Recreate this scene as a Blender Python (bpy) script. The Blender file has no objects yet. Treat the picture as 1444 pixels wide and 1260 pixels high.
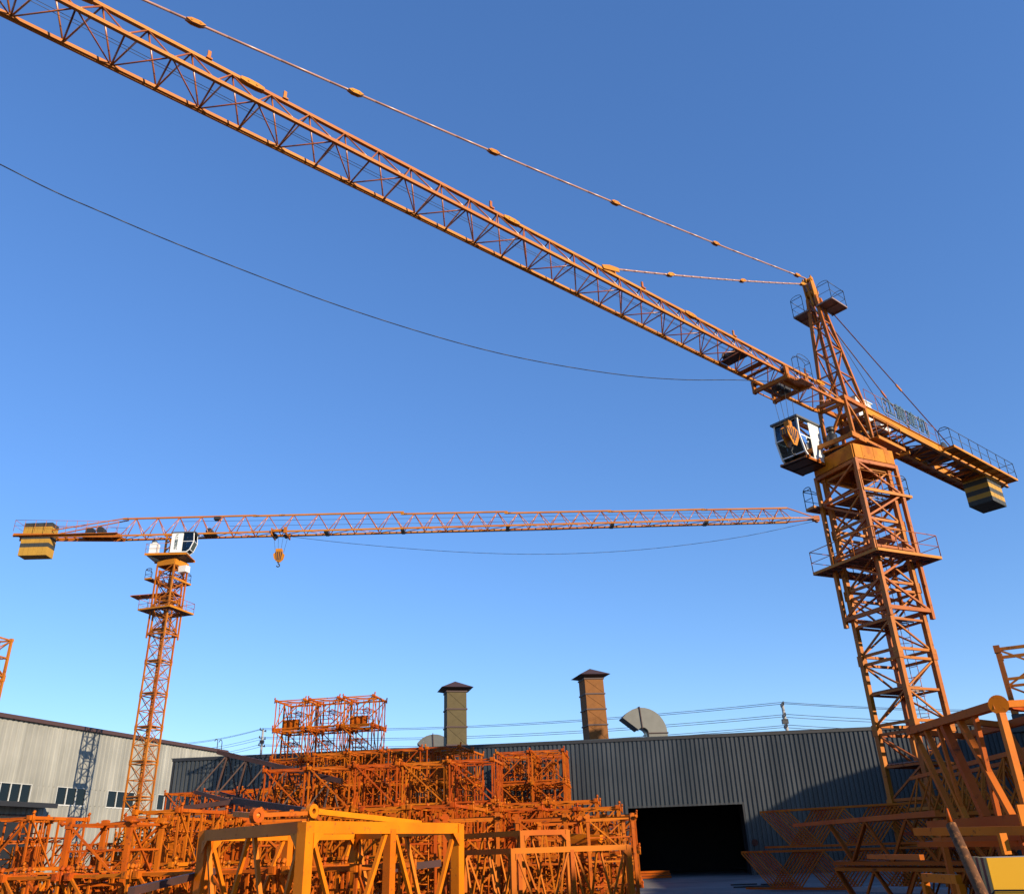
import bpy, math, random
from mathutils import Vector, Matrix
R=math.radians; PI=math.pi
rnd=random.Random(7)
scene=bpy.context.scene
col=scene.collection
V=Vector

# ------------------------------------------------------------ camera model
FPX=1189.0; PITCH=R(25.6); ROLL=R(2.0); EYE=1.8
F_=V((0,math.cos(PITCH),math.sin(PITCH))); R0=V((1,0,0)); U0=V((0,-math.sin(PITCH),math.cos(PITCH)))
RT=R0*math.cos(ROLL)-U0*math.sin(ROLL); UP=U0*math.cos(ROLL)+R0*math.sin(ROLL)
CAM=V((0,0,EYE))
def ray(x,y): return RT*((x-722)/FPX)-UP*((y-630)/FPX)+F_
def atz(x,y,z):
    d=ray(x,y); return CAM+d*((z-EYE)/d.z)
def aty(x,y,Y):
    d=ray(x,y); return CAM+d*(Y/d.y)
def ath(x,y,D):
    d=ray(x,y); return CAM+d*(D/math.hypot(d.x,d.y))

# ------------------------------------------------------------ tagging
def tag(o,label=None,cat=None,group=None,kind=None):
    if label: o['label']=label
    if cat: o['category']=cat
    if group: o['group']=group
    if kind: o['kind']=kind
    return o
def empty(name,label=None,cat=None,group=None,loc=(0,0,0),rz=0):
    o=bpy.data.objects.new(name,None); o.empty_display_size=.3; col.objects.link(o)
    o.location=loc; o.rotation_euler=(0,0,rz)
    return tag(o,label,cat,group)
def copy_tree(o,parent=None):
    c=o.copy(); col.objects.link(c); c.parent=parent
    for ch in [k for k in KIDS.get(o.name,[])]:
        d=copy_tree(ch,c); KIDS.setdefault(c.name,[]).append(d)
    return c
KIDS={}
# ------------------------------------------------------------ mesh builder
def basis(d,up=V((0,0,1))):
    d=d.normalized()
    if abs(d.dot(up))>.98: up=V((1,0,0)) if abs(d.x)<.9 else V((0,1,0))
    s=d.cross(up).normalized(); return s,s.cross(d).normalized()
class MB:
    def __init__(s): s.v=[]; s.f=[]; s.mi=[]; s.sm=[]; s.m=0
    def face(s,idx,smooth=False): s.f.append(idx); s.mi.append(s.m); s.sm.append(smooth)
    def ring(s,c,a,b,ra,rb,n,ph=0):
        k=len(s.v)
        for i in range(n):
            t=2*PI*i/n+ph; s.v.append(tuple(c+a*(ra*math.cos(t))+b*(rb*math.sin(t))))
        return k
    def tube(s,p,q,r,n=6,r2=None,cap=True):
        p=V(p);q=V(q)
        if (q-p).length<1e-6: return s
        a,b=basis(q-p); r2=r if r2 is None else r2
        k=s.ring(p,a,b,r,r,n); l=s.ring(q,a,b,r2,r2,n)
        for i in range(n):
            j=(i+1)%n; s.face((k+i,k+j,l+j,l+i),True)
        if cap: s.face(tuple(k+i for i in reversed(range(n)))); s.face(tuple(l+i for i in range(n)))
        return s
    def path(s,pts,r,n=6):
        pts=[V(p) for p in pts]
        for a,b in zip(pts[:-1],pts[1:]): s.tube(a,b,r,n)
        return s
    def beam(s,p,q,w,h=None,up=V((0,0,1))):
        p=V(p);q=V(q);h=w if h is None else h
        if (q-p).length<1e-6: return s
        a,b=basis(q-p,V(up)); k=len(s.v)
        for c in (p,q):
            for x,y in((-1,-1),(1,-1),(1,1),(-1,1)): s.v.append(tuple(c+a*(x*w/2)+b*(y*h/2)))
        for f in((0,1,2,3),(7,6,5,4),(0,4,5,1),(1,5,6,2),(2,6,7,3),(3,7,4,0)): s.face(tuple(k+i for i in f))
        return s
    def box(s,x0,x1,y0,y1,z0,z1,M=None):
        k=len(s.v)
        for z in(z0,z1):
            for x,y in((x0,y0),(x1,y0),(x1,y1),(x0,y1)):
                p=V((x,y,z)); s.v.append(tuple(M@p if M else p))
        for f in((3,2,1,0),(4,5,6,7),(0,1,5,4),(1,2,6,5),(2,3,7,6),(3,0,4,7)): s.face(tuple(k+i for i in f))
        return s
    def prism(s,pts,off):   # polygon pts extruded by off
        k=len(s.v);n=len(pts);off=V(off)
        for p in pts: s.v.append(tuple(V(p)))
        for p in pts: s.v.append(tuple(V(p)+off))
        s.face(tuple(k+i for i in reversed(range(n)))); s.face(tuple(k+n+i for i in range(n)))
        for i in range(n):
            j=(i+1)%n; s.face((k+i,k+j,k+n+j,k+n+i))
        return s
    def quad(s,*p):
        k=len(s.v)
        for q in p: s.v.append(tuple(V(q)))
        s.face(tuple(range(k,k+len(p)))); return s
    def mat(s,i): s.m=i; return s
    def build(s,name,mats,parent=None,loc=None,fix=True):
        me=bpy.data.meshes.new(name); me.from_pydata(s.v,[],s.f)
        if not isinstance(mats,(list,tuple)): mats=[mats]
        for m in mats: me.materials.append(m)
        me.polygons.foreach_set('material_index',s.mi)
        me.polygons.foreach_set('use_smooth',s.sm); me.update()
        o=bpy.data.objects.new(name,me); col.objects.link(o)
        if parent is not None:
            o.parent=parent; KIDS.setdefault(parent.name,[]).append(o)
        if loc: o.location=loc
        return o

# ------------------------------------------------------------ materials
def newmat(name):
    m=bpy.data.materials.new(name); m.use_nodes=True; nt=m.node_tree
    return m,nt,nt.nodes['Principled BSDF']
def L(nt,a,b): nt.links.new(a,b)
def paint(name,c,c2,rough=.42,rust=.25,scale=1.5,rustc=(.09,.028,.012),jit=.06,spec=.5):
    c=[k*.8 for k in c]; c2=[k*.8 for k in c2]
    m,nt,b=newmat(name)
    tc=nt.nodes.new('ShaderNodeTexCoord'); oi=nt.nodes.new('ShaderNodeObjectInfo')
    add=nt.nodes.new('ShaderNodeVectorMath'); add.operation='ADD'
    mul=nt.nodes.new('ShaderNodeVectorMath'); mul.operation='SCALE'; mul.inputs['Scale'].default_value=37
    L(nt,oi.outputs['Random'],mul.inputs[0]); L(nt,tc.outputs['Object'],add.inputs[0]); L(nt,mul.outputs[0],add.inputs[1])
    n1=nt.nodes.new('ShaderNodeTexNoise'); n1.inputs['Scale'].default_value=scale; n1.inputs['Detail'].default_value=5
    L(nt,add.outputs[0],n1.inputs['Vector'])
    mx=nt.nodes.new('ShaderNodeMix'); mx.data_type='RGBA'; mx.inputs['A'].default_value=(*c,1); mx.inputs['B'].default_value=(*c2,1)
    rp=nt.nodes.new('ShaderNodeMapRange'); rp.inputs['From Min'].default_value=.35; rp.inputs['From Max'].default_value=.65
    L(nt,n1.outputs['Fac'],rp.inputs['Value']); L(nt,rp.outputs[0],mx.inputs['Factor'])
    n2=nt.nodes.new('ShaderNodeTexNoise'); n2.inputs['Scale'].default_value=scale*5; n2.inputs['Detail'].default_value=8; n2.inputs['Roughness'].default_value=.7
    L(nt,add.outputs[0],n2.inputs['Vector'])
    r2=nt.nodes.new('ShaderNodeMapRange'); r2.inputs['From Min'].default_value=.72-rust*.3; r2.inputs['From Max'].default_value=.80-rust*.25
    L(nt,n2.outputs['Fac'],r2.inputs['Value'])
    m2=nt.nodes.new('ShaderNodeMix'); m2.data_type='RGBA'; m2.inputs['B'].default_value=(*rustc,1)
    L(nt,mx.outputs['Result'],m2.inputs['A']); L(nt,r2.outputs[0],m2.inputs['Factor'])
    hs=nt.nodes.new('ShaderNodeHueSaturation')
    h=nt.nodes.new('ShaderNodeMapRange'); h.inputs['To Min'].default_value=.5-jit*.3; h.inputs['To Max'].default_value=.5+jit*.3
    v=nt.nodes.new('ShaderNodeMapRange'); v.inputs['To Min'].default_value=1-jit*4; v.inputs['To Max'].default_value=1+jit*2
    L(nt,oi.outputs['Random'],h.inputs['Value']); L(nt,oi.outputs['Random'],v.inputs['Value'])
    L(nt,h.outputs[0],hs.inputs['Hue']); L(nt,v.outputs[0],hs.inputs['Value']); L(nt,m2.outputs['Result'],hs.inputs['Color'])
    L(nt,hs.outputs[0],b.inputs['Base Color'])
    rr=nt.nodes.new('ShaderNodeMapRange'); rr.inputs['To Min'].default_value=rough; rr.inputs['To Max'].default_value=.85
    L(nt,r2.outputs[0],rr.inputs['Value']); L(nt,rr.outputs[0],b.inputs['Roughness'])
    b.inputs['Specular IOR Level'].default_value=spec
    bp=nt.nodes.new('ShaderNodeBump'); bp.inputs['Strength'].default_value=.25; bp.inputs['Distance'].default_value=.01; L(nt,n2.outputs['Fac'],bp.inputs['Height']); L(nt,bp.outputs[0],b.inputs['Normal'])
    return m
def plain(name,c,rough=.6,metal=0,noise=.15,scale=3,bump=0):
    if name not in('white_paint','window_frame_white'): c=[k*.8 for k in c]
    m,nt,b=newmat(name)
    tc=nt.nodes.new('ShaderNodeTexCoord'); n=nt.nodes.new('ShaderNodeTexNoise'); n.inputs['Scale'].default_value=scale; n.inputs['Detail'].default_value=6
    L(nt,tc.outputs['Object'],n.inputs['Vector'])
    mx=nt.nodes.new('ShaderNodeMix'); mx.data_type='RGBA'
    mx.inputs['A'].default_value=(*[k*(1-noise) for k in c],1); mx.inputs['B'].default_value=(*[min(1,k*(1+noise)) for k in c],1)
    L(nt,n.outputs['Fac'],mx.inputs['Factor']); L(nt,mx.outputs['Result'],b.inputs['Base Color'])
    b.inputs['Roughness'].default_value=rough; b.inputs['Metallic'].default_value=metal
    if bump:
        bp=nt.nodes.new('ShaderNodeBump'); bp.inputs['Strength'].default_value=bump; bp.inputs['Distance'].default_value=.05
        L(nt,n.outputs['Fac'],bp.inputs['Height']); L(nt,bp.outputs[0],b.inputs['Normal'])
    return m
def glass(name,c=(.25,.3,.33),tr=.45):
    m,nt,b=newmat(name); out=nt.nodes['Material Output']
    g=nt.nodes.new('ShaderNodeBsdfGlossy'); g.inputs['Roughness'].default_value=.03; g.inputs['Color'].default_value=(.9,.93,.95,1)
    t=nt.nodes.new('ShaderNodeBsdfTransparent'); t.inputs['Color'].default_value=(tr*c[0]/max(c),tr*c[1]/max(c),tr*c[2]/max(c),1)
    f=nt.nodes.new('ShaderNodeFresnel'); f.inputs['IOR'].default_value=1.5
    mx=nt.nodes.new('ShaderNodeMixShader'); L(nt,f.outputs[0],mx.inputs[0]); L(nt,t.outputs[0],mx.inputs[1]); L(nt,g.outputs[0],mx.inputs[2])
    L(nt,mx.outputs[0],out.inputs['Surface']); return m

M={}
M['crane']=paint('crane_orange_paint',(.46,.138,.010),(.37,.098,.008),.48,.5,.8,jit=.025,spec=.25)
M['jibchord']=paint('jib_chord_paint',(.50,.17,.010),(.42,.13,.008),.48,.3,.8,jit=.02,spec=.3)
M['slewbox']=paint('slewing_box_paint',(.56,.20,.005),(.38,.10,.005),.6,.45,1.6,jit=.01,spec=.15)
M['lacing']=paint('lacing_tube_paint',(.42,.125,.020),(.34,.09,.016),.30,.2,.8,jit=.02,spec=.7)
M['crane_yellow']=paint('crane_amber_paint',(.56,.21,.006),(.48,.165,.006),.48,.25,.8,jit=.015,spec=.25)
M['stack']=paint('stock_orange_paint',(.52,.115,.004),(.40,.074,.004),.6,.52,.9,jit=.03,spec=.12)
M['fresh']=paint('fresh_amber_paint',(.68,.185,.003),(.58,.14,.003),.5,.42,1.6,jit=.02,spec=.15)
M['shade_orange']=paint('worn_orange_paint',(.52,.115,.008),(.42,.08,.007),.6,.4,.9,jit=.03,spec=.12)
M['brown']=paint('brown_primer',(.085,.030,.018),(.045,.02,.014),.7,.4,1.5,rustc=(.16,.05,.02))
M['rust']=paint('rusty_steel',(.16,.06,.03),(.09,.035,.02),.8,.6,4,rustc=(.30,.10,.04),spec=.15)
M['stack_amber']=paint('stock_amber_paint',(.50,.125,.004),(.44,.095,.004),.6,.35,.9,jit=.02,spec=.12)
M['winch']=plain('dark_brown_machinery',(.06,.03,.02),.5)
M['dark']=plain('dark_steel',(.02,.02,.022),.5)
M['grey']=plain('galvanised_grey',(.34,.33,.31),.45,.3,.2,2)
M['floorplate']=plain('checker_plate',(.24,.15,.125),.6,.2,.3,6)
M['rope']=plain('black_wire_rope',(.018,.018,.02),.6)
M['tie']=plain('tie_rod_paint',(.45,.24,.18),.35,0,.12,4)
M['roofgrey']=plain('cab_roof_grey',(.10,.10,.105),.5)
M['white']=plain('white_paint',(.62,.62,.60),.4,0,.05,3)
M['black']=plain('black_paint',(.015,.015,.016),.4)
M['cwy']=plain('hazard_yellow',(.42,.22,.02),.7,0,.25,2)
M['cwk']=plain('hazard_black',(.03,.032,.03),.7,0,.3,2)
M['yellow']=plain('bright_yellow_paint',(.82,.40,.004),.45,0,.08,1.2)
M['tan']=plain('faded_yellow_paint',(.40,.30,.10),.6,0,.2,3)
M['glass']=glass('cab_glass')
M['glass2']=glass('window_glass',(.3,.32,.3),.25)
M['chim1']=plain('ochre_sheet_metal',(.085,.062,.022),.85,0,.25,2.5)
M['chim2']=plain('orange_sheet_metal',(.19,.066,.006),.85,0,.25,2.5)
M['capm']=plain('rusted_cap',(.05,.022,.02),.7,0,.3,4)
M['duct']=plain('galvanised_duct',(.16,.155,.135),.4,.4,.2,1.6)
M['sign']=plain('sign_lettering',(.06,.10,.12),.5)
M['concrete']=plain('pole_concrete',(.30,.29,.28),.8)
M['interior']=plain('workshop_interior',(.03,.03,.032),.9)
M['trim']=plain('maroon_trim',(.06,.028,.025),.6)
M['wframe']=plain('window_frame_white',(.42,.42,.40),.5)

def sheet(name,c,c2,streak=.5,rough=.45,metal=.0):
    c=[k*.8 for k in c]; c2=[k*.8 for k in c2]
    m,nt,b=newmat(name)
    tc=nt.nodes.new('ShaderNodeTexCoord'); mp=nt.nodes.new('ShaderNodeMapping'); mp.inputs['Scale'].default_value=(2.2,2.2,.12)
    n=nt.nodes.new('ShaderNodeTexNoise'); n.inputs['Scale'].default_value=1.3; n.inputs['Detail'].default_value=7; n.inputs['Roughness'].default_value=.65
    L(nt,tc.outputs['Object'],mp.inputs[0]); L(nt,mp.outputs[0],n.inputs['Vector'])
    n2=nt.nodes.new('ShaderNodeTexNoise'); n2.inputs['Scale'].default_value=.35; n2.inputs['Detail'].default_value=3
    L(nt,tc.outputs['Object'],n2.inputs['Vector'])
    av=nt.nodes.new('ShaderNodeMath'); av.operation='ADD'; L(nt,n.outputs['Fac'],av.inputs[0]); L(nt,n2.outputs['Fac'],av.inputs[1])
    rp=nt.nodes.new('ShaderNodeMapRange'); rp.inputs['From Min'].default_value=.75; rp.inputs['From Max'].default_value=1.3
    L(nt,av.outputs[0],rp.inputs['Value'])
    mx=nt.nodes.new('ShaderNodeMix'); mx.data_type='RGBA'; mx.inputs['A'].default_value=(*c,1); mx.inputs['B'].default_value=(*c2,1)
    L(nt,rp.outputs[0],mx.inputs['Factor'])
    # every sheet of cladding has its own slight tone
    sx=nt.nodes.new('ShaderNodeSeparateXYZ'); L(nt,tc.outputs['Object'],sx.inputs[0])
    sm=nt.nodes.new('ShaderNodeMath'); sm.operation='ADD'; L(nt,sx.outputs['X'],sm.inputs[0])
    sy=nt.nodes.new('ShaderNodeMath'); sy.operation='MULTIPLY'; sy.inputs[1].default_value=1.0 if streak>.6 else 0.0; L(nt,sx.outputs['Y'],sy.inputs[0]); L(nt,sy.outputs[0],sm.inputs[1])
    dv=nt.nodes.new('ShaderNodeMath'); dv.operation='DIVIDE'; dv.inputs[1].default_value=.9; L(nt,sm.outputs[0],dv.inputs[0])
    fl=nt.nodes.new('ShaderNodeMath'); fl.operation='FLOOR'; L(nt,dv.outputs[0],fl.inputs[0])
    wn=nt.nodes.new('ShaderNodeTexWhiteNoise'); wn.noise_dimensions='1D'; L(nt,fl.outputs[0],wn.inputs['W'])
    vr=nt.nodes.new('ShaderNodeMapRange'); vr.inputs['To Min'].default_value=.84; vr.inputs['To Max'].default_value=1.12; L(nt,wn.outputs['Value'],vr.inputs['Value'])
    hv=nt.nodes.new('ShaderNodeHueSaturation'); L(nt,vr.outputs[0],hv.inputs['Value']); L(nt,mx.outputs['Result'],hv.inputs['Color']); L(nt,hv.outputs[0],b.inputs['Base Color'])
    b.inputs['Roughness'].default_value=rough; b.inputs['Metallic'].default_value=metal
    return m
M['darksheet']=sheet('dark_corrugated_sheet',(.040,.044,.047),(.066,.070,.073),rough=.32,metal=.1)
M['lightsheet']=sheet('light_corrugated_sheet',(.235,.23,.20),(.33,.32,.28),streak=.8,rough=.5)

def ground_mat():
    m,nt,b=newmat('yard_concrete')
    tc=nt.nodes.new('ShaderNodeTexCoord')
    n=nt.nodes.new('ShaderNodeTexNoise'); n.inputs['Scale'].default_value=.25; n.inputs['Detail'].default_value=9; n.inputs['Roughness'].default_value=.65
    L(nt,tc.outputs['Object'],n.inputs['Vector'])
    cr=nt.nodes.new('ShaderNodeValToRGB'); e=cr.color_ramp.elements
    e[0].position=.35; e[0].color=(.075,.075,.075,1); e[1].position=.7; e[1].color=(.16,.155,.15,1)
    L(nt,n.outputs['Fac'],cr.inputs[0]); L(nt,cr.outputs[0],b.inputs['Base Color']); b.inputs['Roughness'].default_value=.9
    bp=nt.nodes.new('ShaderNodeBump'); bp.inputs['Strength'].default_value=.4; n2=nt.nodes.new('ShaderNodeTexNoise'); n2.inputs['Scale'].default_value=6; n2.inputs['Detail'].default_value=6
    L(nt,tc.outputs['Object'],n2.inputs['Vector']); L(nt,n2.outputs['Fac'],bp.inputs['Height']); L(nt,bp.outputs[0],b.inputs['Normal'])
    return m

# ------------------------------------------------------------ setting
g=MB().quad((-900,-300,0),(900,-300,0),(900,1500,0),(-900,1500,0)).build('ground',ground_mat()); tag(g,kind='structure')

# ------------------------------------------------------------ lattice helpers
def lerp(a,b,t): return V(a)+(V(b)-V(a))*t
def railing(mb,pts,h,r=.02,posts=True,closed=False,mid=True):
    pts=[V(p) for p in pts]; up=V((0,0,1))
    seg=list(zip(pts[:-1],pts[1:]))
    for a,b in seg:
        mb.tube(a+up*h,b+up*h,r,5)
        if mid: mb.tube(a+up*h*.5,b+up*h*.5,r*.8,4)
        n=max(1,int((b-a).length/1.0))
        for i in range(n+1):
            p=lerp(a,b,i/n); mb.tube(p,p+up*h,r,5)
def ladder(mb,p,q,side,w=.4,r=.015,step=.35):
    p=V(p);q=V(q);side=V(side).normalized()*w/2
    mb.tube(p-side,q-side,r*1.3,4); mb.tube(p+side,q+side,r*1.3,4)
    n=max(2,int((q-p).length/step))
    for i in range(1,n): c=lerp(p,q,i/n); mb.tube(c-side,c+side,r,4)

def text_mesh(txt,size,M4,mat,parent,name='lettering',extrude=.01):
    cu=bpy.data.curves.new(name,'FONT'); cu.body=txt; cu.size=size; cu.extrude=extrude; cu.align_x='CENTER'; cu.align_y='CENTER'
    to=bpy.data.objects.new(name,cu); col.objects.link(to)
    dg=bpy.context.evaluated_depsgraph_get(); me=bpy.data.meshes.new_from_object(to.evaluated_get(dg))
    bpy.data.objects.remove(to); me.materials.clear(); me.materials.append(mat); me.transform(M4)
    o=bpy.data.objects.new(name,me); col.objects.link(o); o.parent=parent; KIDS.setdefault(parent.name,[]).append(o); return o

# mast section, upright, local origin at bottom centre, square W, corners on the axes directions (x,y aligned)
def mast_section(name,parent,W,H,leg,br,mat,landing=True,double=True,flip=0,halves=2,lad=True,xb=False):
    h=W/2; cs=[V((-h,-h,0)),V((h,-h,0)),V((h,h,0)),V((-h,h,0))]; up=V((0,0,1))
    mb=MB()
    for i in range(4):
        a=cs[i];b=cs[(i+1)%4]
        off=leg*.9
        if double:
            mb.beam(a+up*off,b+up*off,br*1.1,br*1.3); mb.beam(a+up*(H-off),b+up*(H-off),br*1.1,br*1.3)
        else: mb.beam(a+up*off,b+up*off,br*1.0,br*1.2)
        for k in range(1,halves): mb.beam(a+up*(H*k/halves),b+up*(H*k/halves),br*.9,br*1.1)
        for k in range(halves):
            z0=H*k/halves+off*(k==0); z1=H*(k+1)/halves-off*(k==halves-1)
            if (k+i+flip)%2: a2,b2=b,a
            else: a2,b2=a,b
            mb.beam(a2+up*z0,b2+up*z1,br*.8,br*.8)
            if xb: mb.beam(b2+up*z0,a2+up*z1,br*.6,br*.6)
    s=mb.build(name,mat,parent)
    for c in cs:
        l=MB().beam(c,c+up*H,leg,leg,up=V((1,0,0)))
        for z in(.0,H-.22):
            l.beam(c+up*(z+.002),c+up*(z+.218),leg*1.35,leg*1.35,up=V((1,0,0)))
        l.build('leg',mat,s)
    if landing:
        z=H/2+br
        p=MB(); i=h-.08; hole=.35
        p.box(-i,i,-i,hole-.4,z,z+.03); p.box(-i,-.05,hole-.4,i,z,z+.03)
        for k in range(-3,4): p.beam((k*i/3.5,-i,z-.03),(k*i/3.5,i,z-.03),.03,.05)
        p.build('landing',M['floorplate'],s)
    if lad:
        l=MB(); ladder(l,(h*.35,h*.45,0),(h*.35,h*.45,H),(1,0,0),.4,.014)
        for z in (.5,1.2,1.9):   # safety hoops
            if z<H:
                l.path([(h*.35+.3*math.cos(t),h*.45-.6*math.sin(t),z) for t in [k*PI/5 for k in range(6)]],.012,4)
        l.build('ladder',mat,s)
    return s

# jib section in local frame: x=along, y=side (+ near), z up; triangle with one top chord
def jib_piece(name,parent,x0,n,pan,W,H,rc,rb,mat,endfr=True,H1=None,lug=True,top_r=None):
    H1=H if H1 is None else H1; Ltot=n*pan
    def hh(x): return H+(H1-H)*(x-x0)/Ltot
    mb=MB(); w=W/2
    A=[V((x0+i*pan,-w,0)) for i in range(n+1)]; B=[V((x0+i*pan,w,0)) for i in range(n+1)]
    T=[V((x0+(i+.5)*pan,0,hh(x0+(i+.5)*pan))) for i in range(n)]
    for i in range(n+1):
        mb.tube(A[i],B[i],rb,5)
        if i<n:
            (mb.tube(A[i],B[i+1],rb*.85,5) if i%2 else mb.tube(B[i],A[i+1],rb*.85,5))
            for P in(A,B):
                mb.tube(P[i],T[i],rb,5); mb.tube(P[i+1],T[i],rb,5)
    s=mb.build(name,M['lacing'],parent)
    mat=M['jibchord']
    ch=MB(); t0=V((x0,0,hh(x0))); t1=V((x0+Ltot,0,hh(x0+Ltot)))
    ch.beam(t0,t1,(top_r or rc)*2,(top_r or rc)*2)
    ch.build('top_chord',mat,s)
    for sg in(-1,1):
        c=MB(); c.beam((x0,sg*w,0),(x0+Ltot,sg*w,0),rc*1.9,rc*1.9)
        c.beam((x0,sg*(w+rc*.7),-rc*1.2),(x0+Ltot,sg*(w+rc*.7),-rc*1.2),rc*1.1,rc*.5)
        c.build('bottom_chord',mat,s)
    if lug:
        l=MB(); a=V((x0,0,hh(x0)))
        for sy in(-.06,.06):
            l.prism([(a.x-.34,sy-.015,a.z-.05),(a.x-.14,sy-.015,a.z-.08),(a.x+.14,sy-.015,a.z-.08),(a.x+.34,sy-.015,a.z-.05),(a.x+.34,sy-.015,a.z+.05),(a.x+.14,sy-.015,a.z+.09),(a.x-.14,sy-.015,a.z+.09),(a.x-.34,sy-.015,a.z+.05)],(0,.04,0))
        l.tube((a.x-.12,-.11,a.z),(a.x-.12,.11,a.z),.035,8); l.tube((a.x+.12,-.11,a.z),(a.x+.12,.11,a.z),.035,8)
        l.build('splice_plate',M['crane_yellow'],s)
    return s

# =================================================================== RIGHT TOWER CRANE
T1=V((15.75,35.78,0))
crane=empty('tower_crane','tall orange hammerhead tower crane at right with peaked tower head and jib crossing the sky','tower crane',loc=tuple(T1))
W1=1.92; MA=R(-109.5+45)  # mast frame angle: corners at -109.5+90k
# each mast part is rotated about the mast axis
def turn(o,a,z=0,x=0,y=0):
    o.rotation_euler=(0,0,a); o.location=(x,y,z); return o
base=mast_section('mast_section',crane,W1,2.8,.20,.085,M['crane'],flip=0)
turn(base,MA,.16)
for k in range(1,6):
    c=copy_tree(base,crane); KIDS[crane.name].append(c); turn(c,MA,.16+2.8*k)
# foundation block and feet
f=MB(); f.box(-2.4,2.4,-2.4,2.4,0.004,.16); turn(f.build('base_slab',M['concrete'],crane),MA)
# power cable running down the mast
cab=MB().path([(.35,.25,.3),(.32,.2,6),(.38,.25,10),(.3,.2,16.8)],.025,5); cab.build('power_cable',M['rope'],crane)

# climbing cage
def climbing_cage(parent,WC,z0,z1,leg,br,zp_low,Rp_low,zp_up,Rp_up,ang,mat,mat2,thick):
    h=WC/2; up=V((0,0,1)); cs=[V((-h,-h,0)),V((h,-h,0)),V((h,h,0)),V((-h,h,0))]
    mb=MB(); Ht=z1-z0; n=5
    for i in range(4):
        a=cs[i];b=cs[(i+1)%4]
        for z in (z0+.35,z1-.1): mb.beam(a+up*z,b+up*z,br*1.6,br*1.9)
        for k in range(n):
            za=z0+.35+(Ht-.45)*k/n; zb=z0+.35+(Ht-.45)*(k+1)/n
            a2,b2=(b,a) if (k+i)%2 else (a,b)
            mb.beam(a2+up*za,b2+up*zb,br,br)
            if k in(2,4): mb.beam(a+up*za,b+up*za,br,br*1.2)
    s=turn(mb.build('climbing_cage',mat,parent),ang)
    for c in cs: MB().beam(c+up*z0,c+up*z1,leg,leg,up=V((1,0,0))).build('leg',mat,s)
    out=[s]
    for (z,Rr,rh,full) in((zp_low,Rp_low,1.0,True),(zp_up,Rp_up,.9,False)):
        q=Rr/math.sqrt(2); inn=h-.05
        p=MB(); t=.05; p.box(-q,q if full else h,inn,q,z,z+t); p.box(-q,-inn,-inn if full else -q,inn,z,z+t)
        if full: p.box(-q,q,-q,-inn,z,z+t); p.box(inn,q,-inn,inn,z,z+t)
        for k in range(-4,5):
            x=k*q/4.3
            if full: p.beam((x,-q,z-.04),(x,-inn,z-.04),.04,.06); p.beam((q,x,z-.04),(inn,x,z-.04),.04,.06)
            if full or x<h: p.beam((x,q,z-.04),(x,inn,z-.04),.04,.06)
            p.beam((-q,x,z-.04),(-inn,x,z-.04),.04,.06)
        pl=turn(p.build('platform',M['floorplate'],parent),ang)
        e=MB(); w=.12*thick
        for a,b in((((-q,-q),(q,-q)),((q,-q),(q,q)),((q,q),(-q,q)),((-q,q),(-q,-q))) if full else (((h+.09,-h),(h+.09,q)),((h,q),(-q,q)),((-q,q),(-q,-q)),((-q,-q),(-inn,-q)))): e.beam((*a,z),(*b,z),w*.6,w)
        e.build('edge_beam',mat2,pl)
        r=MB()
        if full: railing(r,[(-q,-q,z),(q,-q,z),(q,q,z),(-q,q,z),(-q,-q,z)],rh,.02*thick)
        else:
            for pts,axis in (([(h,inn+.05,z),(h,q,z),(-q,q,z)],0),([(-inn-.05,-q,z),(-q,-q,z),(-q,-q+.9,z)],1),([(h+.09,-h,z),(h+.09,inn,z)],2)):
                r=MB(); railing(r,pts,rh,.02*thick)
                if axis==0: r.path([(h,inn+.05+(q-inn-.05)*(.5+.5*math.cos(t)),z+rh+.14*math.sin(t)) for t in [k*PI/6 for k in range(7)]],.02*thick,4)
                if axis==1:
                    r.path([(-inn-.05-(q-inn-.05)*(.5+.5*math.cos(t)),-q,z+rh+.14*math.sin(t)) for t in [k*PI/6 for k in range(7)]],.02*thick,4)
                    r.path([(-q,-q+.9*(.5+.5*math.cos(t)),z+rh+.14*math.sin(t)) for t in [k*PI/6 for k in range(7)]],.02*thick,4)
                r.build('railing',mat if axis==2 else M['dark'],pl)
        if full: r.build('railing',mat,pl)
    # hydraulic ram, pump and cross beam
    hb=MB(); hb.beam((-h,.0,zp_low+.9),(h,.0,zp_low+.9),.22,.28); hb.tube((0,h-.2,zp_low-1.8),(0,h-.2,zp_low+.9),.09,8); turn(hb.build('jacking_beam',mat,parent),ang)
    return out
climbing_cage(crane,2.42,10.0,17.05,.16,.085,12.55,2.62,15.55,2.4,MA,M['crane'],M['crane_yellow'],1)
nb=MB().box(-.22,.22,-.03,.03,0,.32); nbo=nb.build('notice_board',M['white'],crane); turn(nbo,MA+R(0),13.25,1.35,-.05)
# slewing support box (aligned with mast)
q=1.2; s=MB()
for a,b in(((-q,-q),(q,-q)),((q,-q),(q,q)),((q,q),(-q,q)),((-q,q),(-q,-q))): s.beam((*a,17.42),(*b,17.42),.12,.68)
s.box(-q+.05,q-.05,-q+.05,q-.05,17.66,17.72)
for k in(-1,0,1):
    s.beam((k*.7,-q-.02,17.1),(k*.7,-q-.02,17.74),.06,.1,up=V((1,0,0))); s.beam((q+.02,k*.7,17.1),(q+.02,k*.7,17.74),.06,.1,up=V((1,0,0)))
turn(s.build('slewing_support',M['slewbox'],crane),MA)
s=MB(); s.tube((0,0,17.74),(0,0,17.98),1.05,28); crr=s.build('slewing_ring',M['dark'],crane)

# ---- slewing upper part : empty rotated so that local x = jib direction, y = near side
AZ=R(229.89); JA=math.atan2(math.cos(AZ),math.sin(AZ))   # direction angle of u in xy plane
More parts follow.
